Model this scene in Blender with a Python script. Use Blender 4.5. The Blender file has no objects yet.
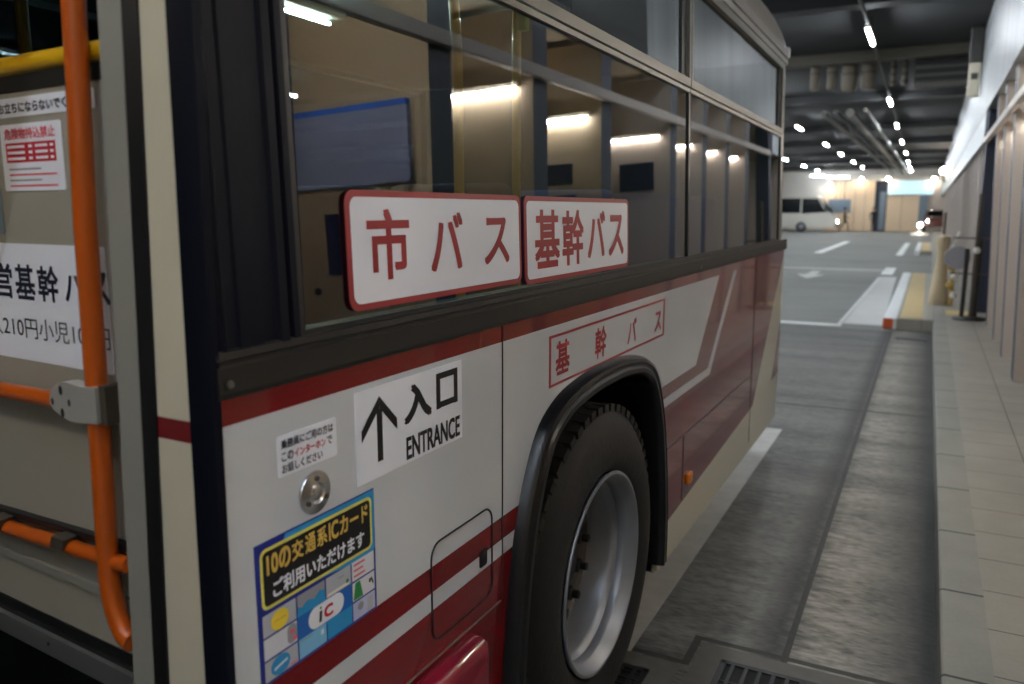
import bpy, bmesh, math, random
from mathutils import Vector, Matrix
random.seed(7)
S = bpy.context.scene
COL = S.collection
PI = math.pi

# ------------------------------------------------------------------ materials
class N:
    """tiny wrapper to write shader maths as expressions"""
    def __init__(s, nt, sock): s.nt, s.s = nt, sock
    def _m(s, op, o, rev=False):
        n = s.nt.nodes.new('ShaderNodeMath'); n.operation = op
        a, b = (o, s) if rev else (s, o)
        for i, v in enumerate((a, b)):
            if isinstance(v, N): s.nt.links.new(v.s, n.inputs[i])
            elif v is not None: n.inputs[i].default_value = v
        return N(s.nt, n.outputs[0])
    def __add__(s, o): return s._m('ADD', o)
    def __sub__(s, o): return s._m('SUBTRACT', o)
    def __rsub__(s, o): return s._m('SUBTRACT', o, True)
    def __mul__(s, o): return s._m('MULTIPLY', o)
    __rmul__ = __mul__
    __radd__ = __add__
    def __gt__(s, o): return s._m('GREATER_THAN', o)
    def __lt__(s, o): return s._m('LESS_THAN', o)
    def max(s, o): return s._m('MAXIMUM', o)
    def min(s, o): return s._m('MINIMUM', o)
    def abs(s): return s._m('ABSOLUTE', None)
    def mod(s, o): return s._m('FLOORED_MODULO', o)
    def NOT(s): return 1.0 - s

def new_mat(name):
    m = bpy.data.materials.new(name); m.use_nodes = True
    nt = m.node_tree; b = nt.nodes['Principled BSDF']
    return m, nt, b

def lin(c):
    return tuple(((v / 255) / 12.92 if v / 255 <= .04045 else ((v / 255 + .055) / 1.055) ** 2.4) for v in c) + (1,)

def noise(nt, scale, detail=3, vec=None, stretch=None):
    n = nt.nodes.new('ShaderNodeTexNoise'); n.inputs['Scale'].default_value = scale; n.inputs['Detail'].default_value = detail
    if vec is None:
        tc = nt.nodes.new('ShaderNodeTexCoord'); vec = tc.outputs['Object']
    if stretch:
        mp = nt.nodes.new('ShaderNodeMapping'); mp.inputs['Scale'].default_value = stretch
        nt.links.new(vec, mp.inputs['Vector']); vec = mp.outputs['Vector']
    nt.links.new(vec, n.inputs['Vector'])
    return N(nt, n.outputs['Fac'])

def mixc(nt, fac, a, b):
    n = nt.nodes.new('ShaderNodeMix'); n.data_type = 'RGBA'
    for i, v in ((0, fac), (6, a), (7, b)):
        if isinstance(v, N): nt.links.new(v.s, n.inputs[i])
        else: n.inputs[i].default_value = v
    return N(nt, n.outputs[2])

def xyz(nt):
    tc = nt.nodes.new('ShaderNodeTexCoord'); s = nt.nodes.new('ShaderNodeSeparateXYZ')
    nt.links.new(tc.outputs['Object'], s.inputs[0])
    return [N(nt, o) for o in s.outputs]

def mat(name, rgb, rough=.5, metal=0, coat=0, var=.06, scale=9, spec=.5, bump=0):
    m, nt, b = new_mat(name)
    c = lin(rgb)
    f = noise(nt, scale)
    d = tuple(max(0, v * (1 - var)) for v in c[:3]) + (1,); e = tuple(min(1, v * (1 + var)) for v in c[:3]) + (1,)
    nt.links.new(mixc(nt, f, d, e).s, b.inputs['Base Color'])
    b.inputs['Roughness'].default_value = rough; b.inputs['Metallic'].default_value = metal
    b.inputs['Coat Weight'].default_value = coat; b.inputs['Coat Roughness'].default_value = .05
    b.inputs['Specular IOR Level'].default_value = spec
    if bump:
        bp = nt.nodes.new('ShaderNodeBump'); bp.inputs['Strength'].default_value = bump; bp.inputs['Distance'].default_value = .01
        nt.links.new(f.s, bp.inputs['Height']); nt.links.new(bp.outputs[0], b.inputs['Normal'])
    return m

def emit(name, rgb, strength):
    m, nt, b = new_mat(name)
    b.inputs['Base Color'].default_value = lin(rgb)
    b.inputs['Emission Color'].default_value = lin(rgb); b.inputs['Emission Strength'].default_value = strength
    return m

def glass(name, tint, f0=.08, rough=0.0):
    """thin pane: see-through tint plus mirror reflection by Schlick's law, the same from both sides"""
    m = bpy.data.materials.new(name); m.use_nodes = True; nt = m.node_tree; nt.nodes.clear()
    o = nt.nodes.new('ShaderNodeOutputMaterial'); mx = nt.nodes.new('ShaderNodeMixShader')
    t = nt.nodes.new('ShaderNodeBsdfTransparent'); g = nt.nodes.new('ShaderNodeBsdfGlossy'); ge = nt.nodes.new('ShaderNodeNewGeometry')
    d = nt.nodes.new('ShaderNodeVectorMath'); d.operation = 'DOT_PRODUCT'
    nt.links.new(ge.outputs['Normal'], d.inputs[0]); nt.links.new(ge.outputs['Incoming'], d.inputs[1])
    c = 1.0 - N(nt, d.outputs['Value']).abs()
    f = c._m('POWER', 5.0) * (1 - f0) + f0
    t.inputs[0].default_value = lin(tint); g.inputs['Roughness'].default_value = rough
    nt.links.new(f.s, mx.inputs[0]); nt.links.new(t.outputs[0], mx.inputs[1]); nt.links.new(g.outputs[0], mx.inputs[2])
    nt.links.new(mx.outputs[0], o.inputs[0])
    return m

WHITE = (202, 207, 214); RED = (116, 12, 20); CREAM = (206, 199, 178)

def bus_paint():
    m, nt, b = new_mat('bus_livery')
    x, y, z = xyz(nt)
    near = y < 2.1
    nr = (z < .806).max((z > .843) * (z < .895))
    def inside(zk, y0, k): return (z > zk) * ((y - (z - zk) * k) < y0)
    rin, rmid, rout = inside(.950, 3.13, 1.03), inside(.902, 3.335, 1.11), inside(.868, 3.372, 1.10)
    band = rmid * rin.NOT()
    fr = band.max(rout.NOT())
    fr = fr * ((z - (y - 2.856) * .056) > .413)
    rear = y > 4.33
    l1 = (y - (z - .555) * 1.0) > 4.46
    l2 = (y - (z - .44) * .72) < 4.90
    cr = rear * (l1 * l2).max(z < .50) 
    fr = fr * cr.NOT()
    red = (near * nr).max(near.NOT() * fr).max(z > 1.288)
    low = near.NOT() * ((z < .55))
    f = noise(nt, 4)
    white = mixc(nt, f, lin(WHITE), lin((196, 201, 208)))
    pale = mixc(nt, low.max(cr), white, lin(CREAM))
    col = mixc(nt, red, pale, lin(RED))
    nt.links.new(col.s, b.inputs['Base Color'])
    b.inputs['Roughness'].default_value = .22; b.inputs['Coat Weight'].default_value = .75; b.inputs['Coat Roughness'].default_value = .04
    return m

M = {}
M['paint'] = bus_paint()
M['white_paint'] = mat('white_paint', WHITE, .3, coat=.6, var=.03)
M['cream'] = mat('cream_paint', CREAM, .35, coat=.4, var=.03)
M['roofpaint'] = mat('grey_roof_paint', (150, 146, 140), .4, coat=.3, var=.04)
M['red'] = mat('red_paint', RED, .3, coat=.7, var=.04)
M['pinkred'] = mat('glossy_red_plastic', (140, 20, 48), .25, coat=.8, var=.04)
M['black'] = mat('black_rubber', (17, 17, 19), .45)
M['blackgloss'] = mat('black_gloss_panel', (13, 16, 27), .5, spec=.12)
M['belt'] = mat('dark_belt_moulding', (30, 28, 26), .5, spec=.4)
M['tyre'] = mat('tyre_rubber', (24, 22, 21), .75, var=.25, scale=40, bump=.2)
M['flare'] = mat('flare_rubber', (17, 18, 22), .32, spec=.5)
M['steel'] = mat('wheel_steel', (138, 141, 148), .42, metal=.5, var=.1, scale=20)
M['darksteel'] = mat('dark_wheel_steel', (66, 60, 55), .5, metal=.3, var=.2, scale=20)
M['chrome'] = mat('brushed_steel', (214, 215, 220), .26, metal=1, var=.06)
M['alu'] = mat('aluminium', (158, 160, 160), .38, metal=.8, var=.05)
M['frame'] = mat('window_frame_metal', (120, 116, 108), .35, metal=.6, var=.05)
M['clamp'] = mat('grey_clamp_metal', (178, 176, 170), .45, metal=.35, var=.05)
M['orange'] = mat('orange_rail_coating', (188, 84, 12), .32, coat=.5, var=.05)
M['yellow'] = mat('yellow_rail_coating', (222, 176, 22), .35, coat=.4, var=.05)
M['grey'] = mat('grey_door_panel', (152, 148, 137), .5, var=.04)
M['lightgrey'] = mat('light_grey_stile', (140, 139, 132), .45, var=.03)
M['sticker'] = mat('white_sticker', (228, 232, 243), .45, var=.01)
M['softwhite'] = mat('pale_sticker', (226, 222, 212), .45, var=.01)
M['ink'] = mat('black_ink', (14, 14, 18), .5)
M['navyink'] = mat('navy_ink', (22, 26, 48), .5)
M['redink'] = mat('red_ink', (150, 26, 34), .45)
M['brightred'] = mat('bright_red_ink', (196, 34, 52), .5)
M['pinkink'] = mat('pink_ink', (226, 92, 110), .5)
M['signred'] = mat('sign_border_red', (150, 44, 48), .45)
M['goldink'] = mat('gold_ink', (214, 180, 84), .5)
M['yelborder'] = mat('yellow_border', (222, 214, 100), .5)
M['blue'] = mat('poster_blue', (24, 42, 140), .45)
M['cyan'] = mat('poster_cyan', (44, 148, 206), .45)
M['midblue'] = mat('poster_mid_blue', (24, 98, 184), .45)
M['sky'] = mat('poster_sky', (128, 190, 228), .5)
M['lav'] = mat('poster_lavender', (188, 190, 222), .5)
M['cardgrey'] = mat('card_grey', (176, 180, 190), .5)
M['cardwhite'] = mat('card_white', (212, 214, 224), .5)
M['cardyellow'] = mat('card_yellow', (232, 206, 60), .5)
M['green'] = mat('card_green', (36, 132, 66), .5)
M['greenbtn'] = mat('lime_button', (150, 190, 60), .4)
M['amber'] = mat('amber_lens', (214, 122, 20), .3, coat=.5)
M['glass'] = glass('bus_window_glass', (158, 168, 164), .17)
M['glass_far'] = glass('far_window_glass', (150, 160, 156), .06)
M['doorglass'] = glass('door_glass', (70, 76, 84), .10)
M['seatblue'] = mat('seat_fabric', (42, 52, 92), .9, var=.3, scale=60)
M['inner'] = mat('bus_inner_lining', (86, 88, 84), .6)
M['innerfloor'] = mat('bus_floor_vinyl', (58, 58, 58), .6)
M['headwhite'] = mat('small_print_grey', (150, 150, 160), .5)

def text_lines(): pass

# concrete roadway ---------------------------------------------------------
def road_mat():
    m, nt, b = new_mat('stained_concrete_road')
    x, y, z = xyz(nt)
    n1 = noise(nt, 1.3, 6, stretch=(.35, 2.6, 1)); n2 = noise(nt, 15, 5, stretch=(.5, 1.6, 1)); n3 = noise(nt, .35, 3)
    n4 = noise(nt, 60, 4, stretch=(.4, 1.5, 1))
    tex = ((n1 * .30 + n2 * .36 + n4 * .34) - .40) * 5.0
    tex = tex.max(0.0).min(1.0)
    base = mixc(nt, tex, lin((62, 62, 60)), lin((118, 117, 113)))
    strip = (x > -.34) * (y < 11.4)
    base = mixc(nt, strip, base, mixc(nt, tex, lin((74, 72, 67)), lin((158, 153, 143))))
    base = mixc(nt, (y > 11.38), base, mixc(nt, tex, lin((98, 99, 95)), lin((118, 119, 115))))
    base = mixc(nt, ((n3 - .45) * 1.6).max(0.0), base, lin((70, 70, 69)))
    # oily wheel-wear band and gutter grime along the kerb
    wob = (n2 - .5) * .16
    gut = ((x + wob) > -.10) * (y < 11.6)
    gutf = ((x + wob + .16) * 4.2).max(0.0).min(1.0) * (y < 11.6)
    dark = mixc(nt, gutf * .88, base, lin((30, 30, 30)))
    seamstain = (1.0 - ((x + .385 + wob * .7).abs() * 9.0)).max(0.0) * (y < 11.4) * .85
    dark = mixc(nt, seamstain, dark, lin((34, 33, 31)))
    # joints
    j1 = ((y - 6.72 - x * .05).abs() < .022) * (x > -9)
    j2 = ((y - 11.35).abs() < .03) * (x < -.34)
    j3 = ((x + .34).abs() < .012) * (y < 11.4) * (y > 2.72)
    j4 = (((y - 2.748).abs() < .014) * (x > -.66)).max(((y - 2.562).abs() < .014) * (x < -.64)).max(((x + .645).abs() < .014) * (y > 2.55) * (y < 2.76))
    j5 = ((y + 5).mod(8) < .02) * (y > 11.5)
    j = j1.max(j2).max(j3).max(j4).max(j5)
    dark = mixc(nt, j * .92, dark, lin((34, 33, 31)))
    nt.links.new(dark.s, b.inputs['Base Color'])
    r = mixc(nt, n2, (.55, .55, .55, 1), (.85, .85, .85, 1))
    nt.links.new(r.s, b.inputs['Roughness'])
    bp = nt.nodes.new('ShaderNodeBump'); bp.inputs['Strength'].default_value = .25; bp.inputs['Distance'].default_value = .01
    nt.links.new((n2 - j).s, bp.inputs['Height']); nt.links.new(bp.outputs[0], b.inputs['Normal'])
    return m

def tiled_mat(name, c1, c2, grout, w, h, ox=0, oy=0, rough=.6, gw=.006, off=0.0):
    m, nt, b = new_mat(name)
    x, y, z = xyz(nt)
    n = noise(nt, 3.5, 5); nf = noise(nt, 60, 3)
    gx = ((x - ox).mod(w) < gw); gy = ((y - oy).mod(h) < gw)
    col = mixc(nt, n * .7 + nf * .3, lin(c1), lin(c2))
    col = mixc(nt, gx.max(gy), col, lin(grout))
    nt.links.new(col.s, b.inputs['Base Color']); b.inputs['Roughness'].default_value = rough
    bp = nt.nodes.new('ShaderNodeBump'); bp.inputs['Strength'].default_value = .35; bp.inputs['Distance'].default_value = .006
    nt.links.new(gx.max(gy).NOT().s, bp.inputs['Height']); nt.links.new(bp.outputs[0], b.inputs['Normal'])
    return m

M['road'] = road_mat()
M['pave'] = tiled_mat('sidewalk_tiles', (108, 103, 95), (154, 147, 136), (44, 42, 39), .60, .318, -.024, 2.04, .55, .006)
M['kerb'] = tiled_mat('kerb_stone', (100, 99, 92), (142, 140, 132), (28, 27, 25), 50, .637, -20, 2.612, .6, .014)
M['islekerb'] = mat('pale_kerb_stone', (222, 225, 226), .6, var=.1)
M['tactile'] = mat('tactile_yellow', (196, 172, 116), .6, var=.08, scale=3)
M['islepave'] = tiled_mat('island_tiles', (140, 136, 126), (158, 152, 140), (100, 96, 90), .3, .3, 0, 0, .6, .006)
M['line'] = mat('road_line_paint', (212, 214, 212), .6, var=.18, scale=14)
M['worn_line'] = mat('worn_line_paint', (160, 160, 156), .5, var=.25, scale=10)
M['pale_conc'] = mat('pale_concrete', (186, 186, 184), .6, var=.12, scale=3)
M['iron'] = mat('cast_iron', (40, 40, 42), .5, metal=.5, var=.3, scale=30)
M['frame_conc'] = mat('grate_frame_concrete', (84, 82, 77), .7, var=.25, scale=20)
M['void'] = mat('drain_pit', (10, 10, 10), .9)
M['reflector'] = mat('orange_reflector', (204, 92, 44), .4)
M['ceil'] = mat('dark_ceiling', (10, 12, 14), .8, var=.2, scale=.8)
M['beam'] = mat('dark_beam_paint', (24, 25, 26), .6, var=.15, scale=2)
M['palebeam'] = mat('pale_beam_paint', (70, 65, 55), .6, var=.15, scale=2)
M['duct'] = mat('galvanised_duct', (78, 76, 70), .5, metal=.3, var=.15, scale=2)
M['pipe'] = mat('lagged_pipe', (112, 103, 88), .6, var=.15, scale=4)
M['whitewall'] = mat('white_wall', (214, 212, 206), .7, var=.03, scale=1)
def fascia_mat():
    m, nt, b = new_mat('brushed_fascia_panels')
    x, y, z = xyz(nt)
    n = noise(nt, 1.2, 4, stretch=(1, 2.4, .25))
    col = mixc(nt, n, lin((84, 88, 90)), lin((150, 153, 153)))
    col = mixc(nt, ((y + .3).mod(.92) < .012), col, lin((96, 98, 100)))
    nt.links.new(col.s, b.inputs['Base Color']); b.inputs['Roughness'].default_value = .42; b.inputs['Metallic'].default_value = .25
    return m
M['fascia'] = fascia_mat()
M['lowfascia'] = mat('grey_glazed_fascia', (112, 122, 126), .35, var=.08, scale=1)
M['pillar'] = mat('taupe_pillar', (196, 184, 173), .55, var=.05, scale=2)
M['pillar_end'] = mat('dark_pillar_edge', (46, 52, 72), .5, var=.08, scale=2)  # dark navy puts the unlit side of the pillars into their end faces
M['bay'] = mat('beige_bay_wall', (188, 172, 146), .6, var=.05, scale=1.5)
M['navy'] = mat('navy_sign', (34, 44, 80), .45)
M['bluepanel'] = mat('blue_grey_board', (150, 162, 200), .45, var=.1, scale=2)
M['bluetrim'] = mat('blue_board_edge', (50, 120, 240), .4)
M['tube'] = emit('tube_light', (240, 248, 255), 84)
M['tube_far'] = emit('far_tube_light', (240, 248, 255), 46)
M['warmtube'] = emit('warm_tube_light', (252, 249, 244), 32)
M['warmtube_dim'] = emit('dim_warm_tube_light', (255, 248, 238), 13)
M['tube_added'] = emit('added_tube_light', (228, 240, 255), 32)  # for the added lamps behind the viewer
M['bustube'] = emit('bus_lamp', (222, 255, 246), 40)
M['doorlamp'] = emit('doorway_lamp_lens', (255, 244, 226), 6)
M['spot'] = emit('warm_spot', (255, 240, 220), 26)
M['shopsign'] = emit('shop_sign_glow', (190, 234, 246), .17)
M['headlamp'] = emit('headlamp', (255, 250, 240), 9)
M['hoard'] = mat('tan_hoarding', (234, 208, 176), .7, var=.06, scale=.8)
M['darkdoor'] = mat('dark_doorway', (34, 40, 56), .4)
M['bluegrey'] = mat('blue_grey_sign', (120, 136, 150), .5)
M['coach'] = mat('white_coach_paint', (206, 202, 192), .35, coat=.5, var=.02)
M['coachglass'] = mat('dark_coach_glass', (14, 18, 22), .12, spec=.8)
M['cardark'] = mat('dark_red_car_paint', (70, 26, 22), .3, coat=.6)
M['skin'] = mat('skin', (196, 150, 124), .6)
M['clothdark'] = mat('dark_cloth', (30, 30, 36), .85)
M['clothgrey'] = mat('brown_cloth', (70, 58, 50), .85)
M['canvas'] = mat('tan_canvas', (196, 178, 148), .85, var=.12, scale=14)
M['postgrey'] = mat('grey_post', (82, 76, 68), .45, metal=.4)
M['postdark'] = mat('dark_post', (40, 38, 36), .5)
M['gold'] = mat('gold_chain_plastic', (190, 160, 84), .5)
M['plategrey'] = mat('grey_disc', (150, 148, 152), .5)
M['beigebox'] = mat('beige_housing', (176, 168, 150), .5)

# ------------------------------------------------------------------ geometry helpers
def bm_new(): return bmesh.new()

def link(name, bm, mats, parent=None, smooth=False, mods=None):
    me = bpy.data.meshes.new(name)
    bmesh.ops.recalc_face_normals(bm, faces=bm.faces[:]) if bm.faces else None
    bm.to_mesh(me); bm.free()
    if not isinstance(mats, (list, tuple)): mats = [mats]
    for m in mats: me.materials.append(M[m] if isinstance(m, str) else m)
    if smooth:
        for p in me.polygons: p.use_smooth = True
        try: me.set_sharp_from_angle(angle=math.radians(38))
        except Exception: pass
    o = bpy.data.objects.new(name, me); COL.objects.link(o)
    if parent: o.parent = parent
    return o

def empty(name, label, cat, group=None, loc=(0, 0, 0)):
    o = bpy.data.objects.new(name, None); COL.objects.link(o); o.location = loc
    o.empty_display_size = .1
    o['label'] = label; o['category'] = cat
    if group: o['group'] = group
    return o
def tag(o, label, cat, group=None):
    o['label'] = label; o['category'] = cat
    if group: o['group'] = group
    return o
def struct(o): o['kind'] = 'structure'; return o

def box(bm, x0, x1, y0, y1, z0, z1, mi=0, bev=0, seg=2):
    r = bmesh.ops.create_cube(bm, size=1)
    vs = r['verts']
    for v in vs:
        v.co = Vector((x0 + (v.co.x + .5) * (x1 - x0), y0 + (v.co.y + .5) * (y1 - y0), z0 + (v.co.z + .5) * (z1 - z0)))
    fs = set(f for v in vs for f in v.link_faces)
    for f in fs: f.material_index = mi
    if bev:
        es = list({e for v in vs for e in v.link_edges})
        r = bmesh.ops.bevel(bm, geom=es, offset=bev, segments=seg, affect='EDGES', profile=.5)
        for f in r['faces']: f.material_index = mi
    return vs

def tube(bm, pts, r, seg=12, mi=0, cap=True):
    pts = [Vector(p) for p in pts]; n = len(pts); rings = []
    rs = r if isinstance(r, (list, tuple)) else [r] * n
    t0 = (pts[1] - pts[0]).normalized()
    a = Vector((0, 0, 1)) if abs(t0.z) < .9 else Vector((1, 0, 0))
    u = t0.cross(a).normalized()
    for i, p in enumerate(pts):
        t = ((pts[min(i + 1, n - 1)] - p).normalized() + (p - pts[max(i - 1, 0)]).normalized()).normalized()
        u = (u - t * u.dot(t)).normalized(); v = t.cross(u)
        rings.append([bm.verts.new(p + (u * math.cos(2 * PI * k / seg) + v * math.sin(2 * PI * k / seg)) * rs[i]) for k in range(seg)])
    for i in range(n - 1):
        for k in range(seg):
            f = bm.faces.new((rings[i][k], rings[i][(k + 1) % seg], rings[i + 1][(k + 1) % seg], rings[i + 1][k])); f.material_index = mi
    if cap:
        for rg in (rings[0], rings[-1]):
            f = bm.faces.new(rg); f.material_index = mi

def lathe(bm, prof, o, ax=Vector((1, 0, 0)), seg=48, mi=0, a0=0, a1=2 * PI):
    """prof: (radius, distance along axis)"""
    o = Vector(o); ax = Vector(ax).normalized()
    w = Vector((0, 0, 1)) if abs(ax.z) < .9 else Vector((0, 1, 0))
    u = ax.cross(w).normalized(); v = ax.cross(u)
    full = abs(a1 - a0 - 2 * PI) < 1e-6
    ns = seg if full else seg + 1
    rings = []
    for r, d in prof:
        if r < 1e-6: rings.append([bm.verts.new(o + ax * d)])
        else: rings.append([bm.verts.new(o + ax * d + (u * math.cos(a0 + (a1 - a0) * k / seg) + v * math.sin(a0 + (a1 - a0) * k / seg)) * r) for k in range(ns)])
    for i in range(len(rings) - 1):
        A, B = rings[i], rings[i + 1]
        for k in range(seg):
            k2 = (k + 1) % ns
            if len(A) == 1 and len(B) == 1: continue
            if len(A) == 1: f = bm.faces.new((A[0], B[k], B[k2]))
            elif len(B) == 1: f = bm.faces.new((A[k], A[k2], B[0]))
            else: f = bm.faces.new((A[k], A[k2], B[k2], B[k]))
            f.material_index = mi

def prism(bm, poly, fmap, depth, mi=0, side_mi=None):
    """poly: (u,v); fmap(u,v,d) -> xyz; front at d=depth, back at d=0"""
    n = len(poly)
    F = [bm.verts.new(fmap(u, v, depth)) for u, v in poly]; B = [bm.verts.new(fmap(u, v, 0)) for u, v in poly]
    f = bm.faces.new(F); f.material_index = mi
    f2 = bm.faces.new(B[::-1]); f2.material_index = mi
    for i in range(n):
        g = bm.faces.new((F[i], B[i], B[(i + 1) % n], F[(i + 1) % n])); g.material_index = mi if side_mi is None else side_mi
    if n > 4: bmesh.ops.triangulate(bm, faces=[f, f2])

def rrect(u0, v0, u1, v1, r, seg=6):
    pts = []
    for cx, cy, a in ((u1 - r, v1 - r, 0), (u0 + r, v1 - r, PI / 2), (u0 + r, v0 + r, PI), (u1 - r, v0 + r, 1.5 * PI)):
        for k in range(seg + 1):
            t = a + PI / 2 * k / seg; pts.append((cx + r * math.cos(t), cy + r * math.sin(t)))
    return pts
def rect(u0, v0, u1, v1): return [(u0, v0), (u1, v0), (u1, v1), (u0, v1)]
def disc(cu, cv, ru, rv=None, seg=24):
    rv = rv or ru
    return [(cu + ru * math.cos(2 * PI * k / seg), cv + rv * math.sin(2 * PI * k / seg)) for k in range(seg)]

def flat(bm, poly, fmap, d, mi):
    f = bm.faces.new([bm.verts.new(fmap(u, v, d)) for u, v in poly]); f.material_index = mi
    if len(poly) > 4: bmesh.ops.triangulate(bm, faces=[f])

_tc = {}
def glyphs(s, bold):
    k = (s, bold)
    if k not in _tc:
        cu = bpy.data.curves.new('t', 'FONT'); cu.body = s; cu.resolution_u = 4; cu.offset = bold; cu.fill_mode = 'FRONT'
        ob = bpy.data.objects.new('t', cu); COL.objects.link(ob)
        dg = bpy.context.evaluated_depsgraph_get(); me = bpy.data.meshes.new_from_object(ob.evaluated_get(dg))
        vs = [tuple(v.co[:2]) for v in me.vertices]; fs = [tuple(p.vertices) for p in me.polygons]
        bpy.data.objects.remove(ob); bpy.data.curves.remove(cu); bpy.data.meshes.remove(me)
        _tc[k] = (vs, fs)
    return _tc[k]
def text(bm, s, u0, v0, u1, v1, fmap, d, mi, bold=.0):
    """string s fitted to the box u0..u1, v0..v1 on the surface fmap"""
    vs, fs = glyphs(s, 0.0)
    if not vs: return
    ax, bx = min(v[0] for v in vs), max(v[0] for v in vs); ay, by = min(v[1] for v in vs), max(v[1] for v in vs)
    e = min(v1 - v0, u1 - u0) * bold if len(s) == 1 else (v1 - v0) * bold
    shifts = [(0, 0)] if not bold else [(-e, -e), (e, -e), (e, e), (-e, e), (0, 0)]
    for j, (du, dv) in enumerate(shifts):
        V = [bm.verts.new(fmap(u0 + e + (v[0] - ax) / (bx - ax) * (u1 - u0 - 2 * e) + du, v0 + e + (v[1] - ay) / (by - ay) * (v1 - v0 - 2 * e) + dv, d + j * .00004)) for v in vs]
        for f in fs:
            try: g = bm.faces.new([V[i] for i in f]); g.material_index = mi
            except ValueError: pass

# ------------------------------------------------------------------ the bus
XS = -.7925                       # plane of the bus side
TILT = .028
def gx(z): return XS - TILT * (z - 1.388)
def on_side(u, v, d): return (XS + d, u, v)
def on_glass(u, v, d): return (gx(v) + d, u, v)

bus = empty('city_bus', 'cream and dark red city bus with white Japanese route signs on its window', 'bus')
def part(name, bm, mats, parent=None, smooth=False): return link(name, bm, mats, parent or bus, smooth)

# --- flank with wheel arch cut-out
AY, AZ = 2.08, .50                 # arch centre
ARCH = [(1.485, .29), (1.493, .50), (1.548, .80), (1.648, 1.0), (1.763, 1.085), (1.933, 1.118), (2.093, 1.125), (2.253, 1.118), (2.403, 1.085), (2.523, 1.0), (2.623, .80), (2.673, .50), (2.678, .30)]
def smooth_path(pts, sub=4):
    out = []
    n = len(pts)
    for i in range(n - 1):
        p0, p1, p2, p3 = (Vector(pts[max(i - 1, 0)]), Vector(pts[i]), Vector(pts[i + 1]), Vector(pts[min(i + 2, n - 1)]))
        for k in range(sub):
            t = k / sub
            out.append(tuple(.5 * ((2 * p1) + (p2 - p0) * t + (2 * p0 - 5 * p1 + 4 * p2 - p3) * t * t + (3 * p1 - p0 - 3 * p2 + p3) * t ** 3)))
    out.append(tuple(pts[-1]))
    return out
arch = smooth_path(ARCH, 4)
SK = .255
YR = 5.20                          # where the rear corner starts to turn
bm = bm_new()
prev = None
AR = [(arch[0][0], SK)] + arch[1:-1] + [(arch[-1][0], SK)]
cols = [((.704, SK), (.704, 1.335))] + [((a, b), (a, 1.335)) for a, b in AR] + [((YR, SK), (YR, 1.335))]
cv = [[bm.verts.new((XS, *p)) for p in c] for c in cols]
bv = [[bm.verts.new((XS - .02, *p)) for p in c] for c in cols]
for i in range(len(cols) - 1):
    bm.faces.new((cv[i][0], cv[i + 1][0], cv[i + 1][1], cv[i][1])); bm.faces.new((bv[i][0], bv[i][1], bv[i + 1][1], bv[i + 1][0]))
    bm.faces.new((cv[i][0], bv[i][0], bv[i + 1][0], cv[i + 1][0])); bm.faces.new((cv[i][1], cv[i + 1][1], bv[i + 1][1], bv[i][1]))
bm.faces.new((cv[0][0], cv[0][1], bv[0][1], bv[0][0])); bm.faces.new((cv[-1][0], bv[-1][0], bv[-1][1], cv[-1][1]))
part('side_panel', bm, 'paint')
bm = bm_new(); prism(bm, rect(-5.3, SK, -.62, 1.335), lambda u, v, d: (XS - .02 + d, u, v), .02)
part('front_side_panel', bm, 'paint')
# panel seams, engraved strips of dark sealant a millimetre proud
def seam(pts, name='panel_seam', w=.004, m='black'):
    bm = bm_new(); tube(bm, [(XS + .0002, u, v) for u, v in pts], w / 2, 6); part(name, bm, m)
seam([(1.481, 1.325), (1.478, .70)])
seam([(4.31, 1.325), (4.34, .31)])
seam([(2.70, .70), (4.32, .69)], w=.007); seam([(2.985, .695), (2.985, .43)])
seam([(.72, .706), (1.47, .70)], w=.005, m='frame')
# rear corner and rear wall
def rear_y(z):
    if z > .62: return 5.46 - max(0, z - 1.25) * .26
    return 5.46 - ((.62 - z) / .33) ** 2 * .36
bm = bm_new()
rows = [SK, .30, .36, .45, .55, .65, .85, 1.05, 1.288, 1.335]
grid = []
R = .20
for z in rows:
    ry = rear_y(z); y_ = min(YR, ry - .12); row = [(XS, y_, z)]
    for k in range(1, 11):
        a = PI / 2 * k / 10
        row.append((XS - R + R * math.cos(a), y_ + (ry - y_) * math.sin(a), z))
    row.append((-3.0, ry, z)); grid.append([bm.verts.new(p) for p in row])
for i in range(len(grid) - 1):
    for k in range(len(grid[0]) - 1): bm.faces.new((grid[i][k], grid[i][k + 1], grid[i + 1][k + 1], grid[i + 1][k]))
part('rear_corner_panel', bm, 'paint', smooth=True)
bm = bm_new()
rows = [1.33, 1.6, 1.9, 2.2, 2.42, 2.5]
grid = []
for z in rows:
    ry = rear_y(z); y_ = min(YR, 5.02); row = [(gx(z), y_, z)]
    for k in range(1, 11):
        a = PI / 2 * k / 10
        row.append((gx(z) - R + R * math.cos(a), y_ + (ry - y_) * math.sin(a), z))
    row.append((-3.0, ry, z)); grid.append([bm.verts.new(p) for p in row])
for i in range(len(grid) - 1):
    for k in range(len(grid[0]) - 1): bm.faces.new((grid[i][k], grid[i][k + 1], grid[i + 1][k + 1], grid[i + 1][k]))
part('rear_pillar', bm, 'frame', smooth=True)
# bumper block in low rear corner
bm = bm_new(); box(bm, XS - 2.2, XS - .1, 4.6, 4.95, .3, .5, bev=.03); part('rear_bumper', bm, 'cream')
# far flank
bm = bm_new(); box(bm, -3.30, -3.28, -5.3, 5.2, SK, 1.335); part('far_side_panel', bm, 'white_paint')
bm = bm_new(); box(bm, -3.28, -.815, -5.3, -5.28, SK, 2.5); part('front_wall', bm, 'white_paint')

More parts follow.
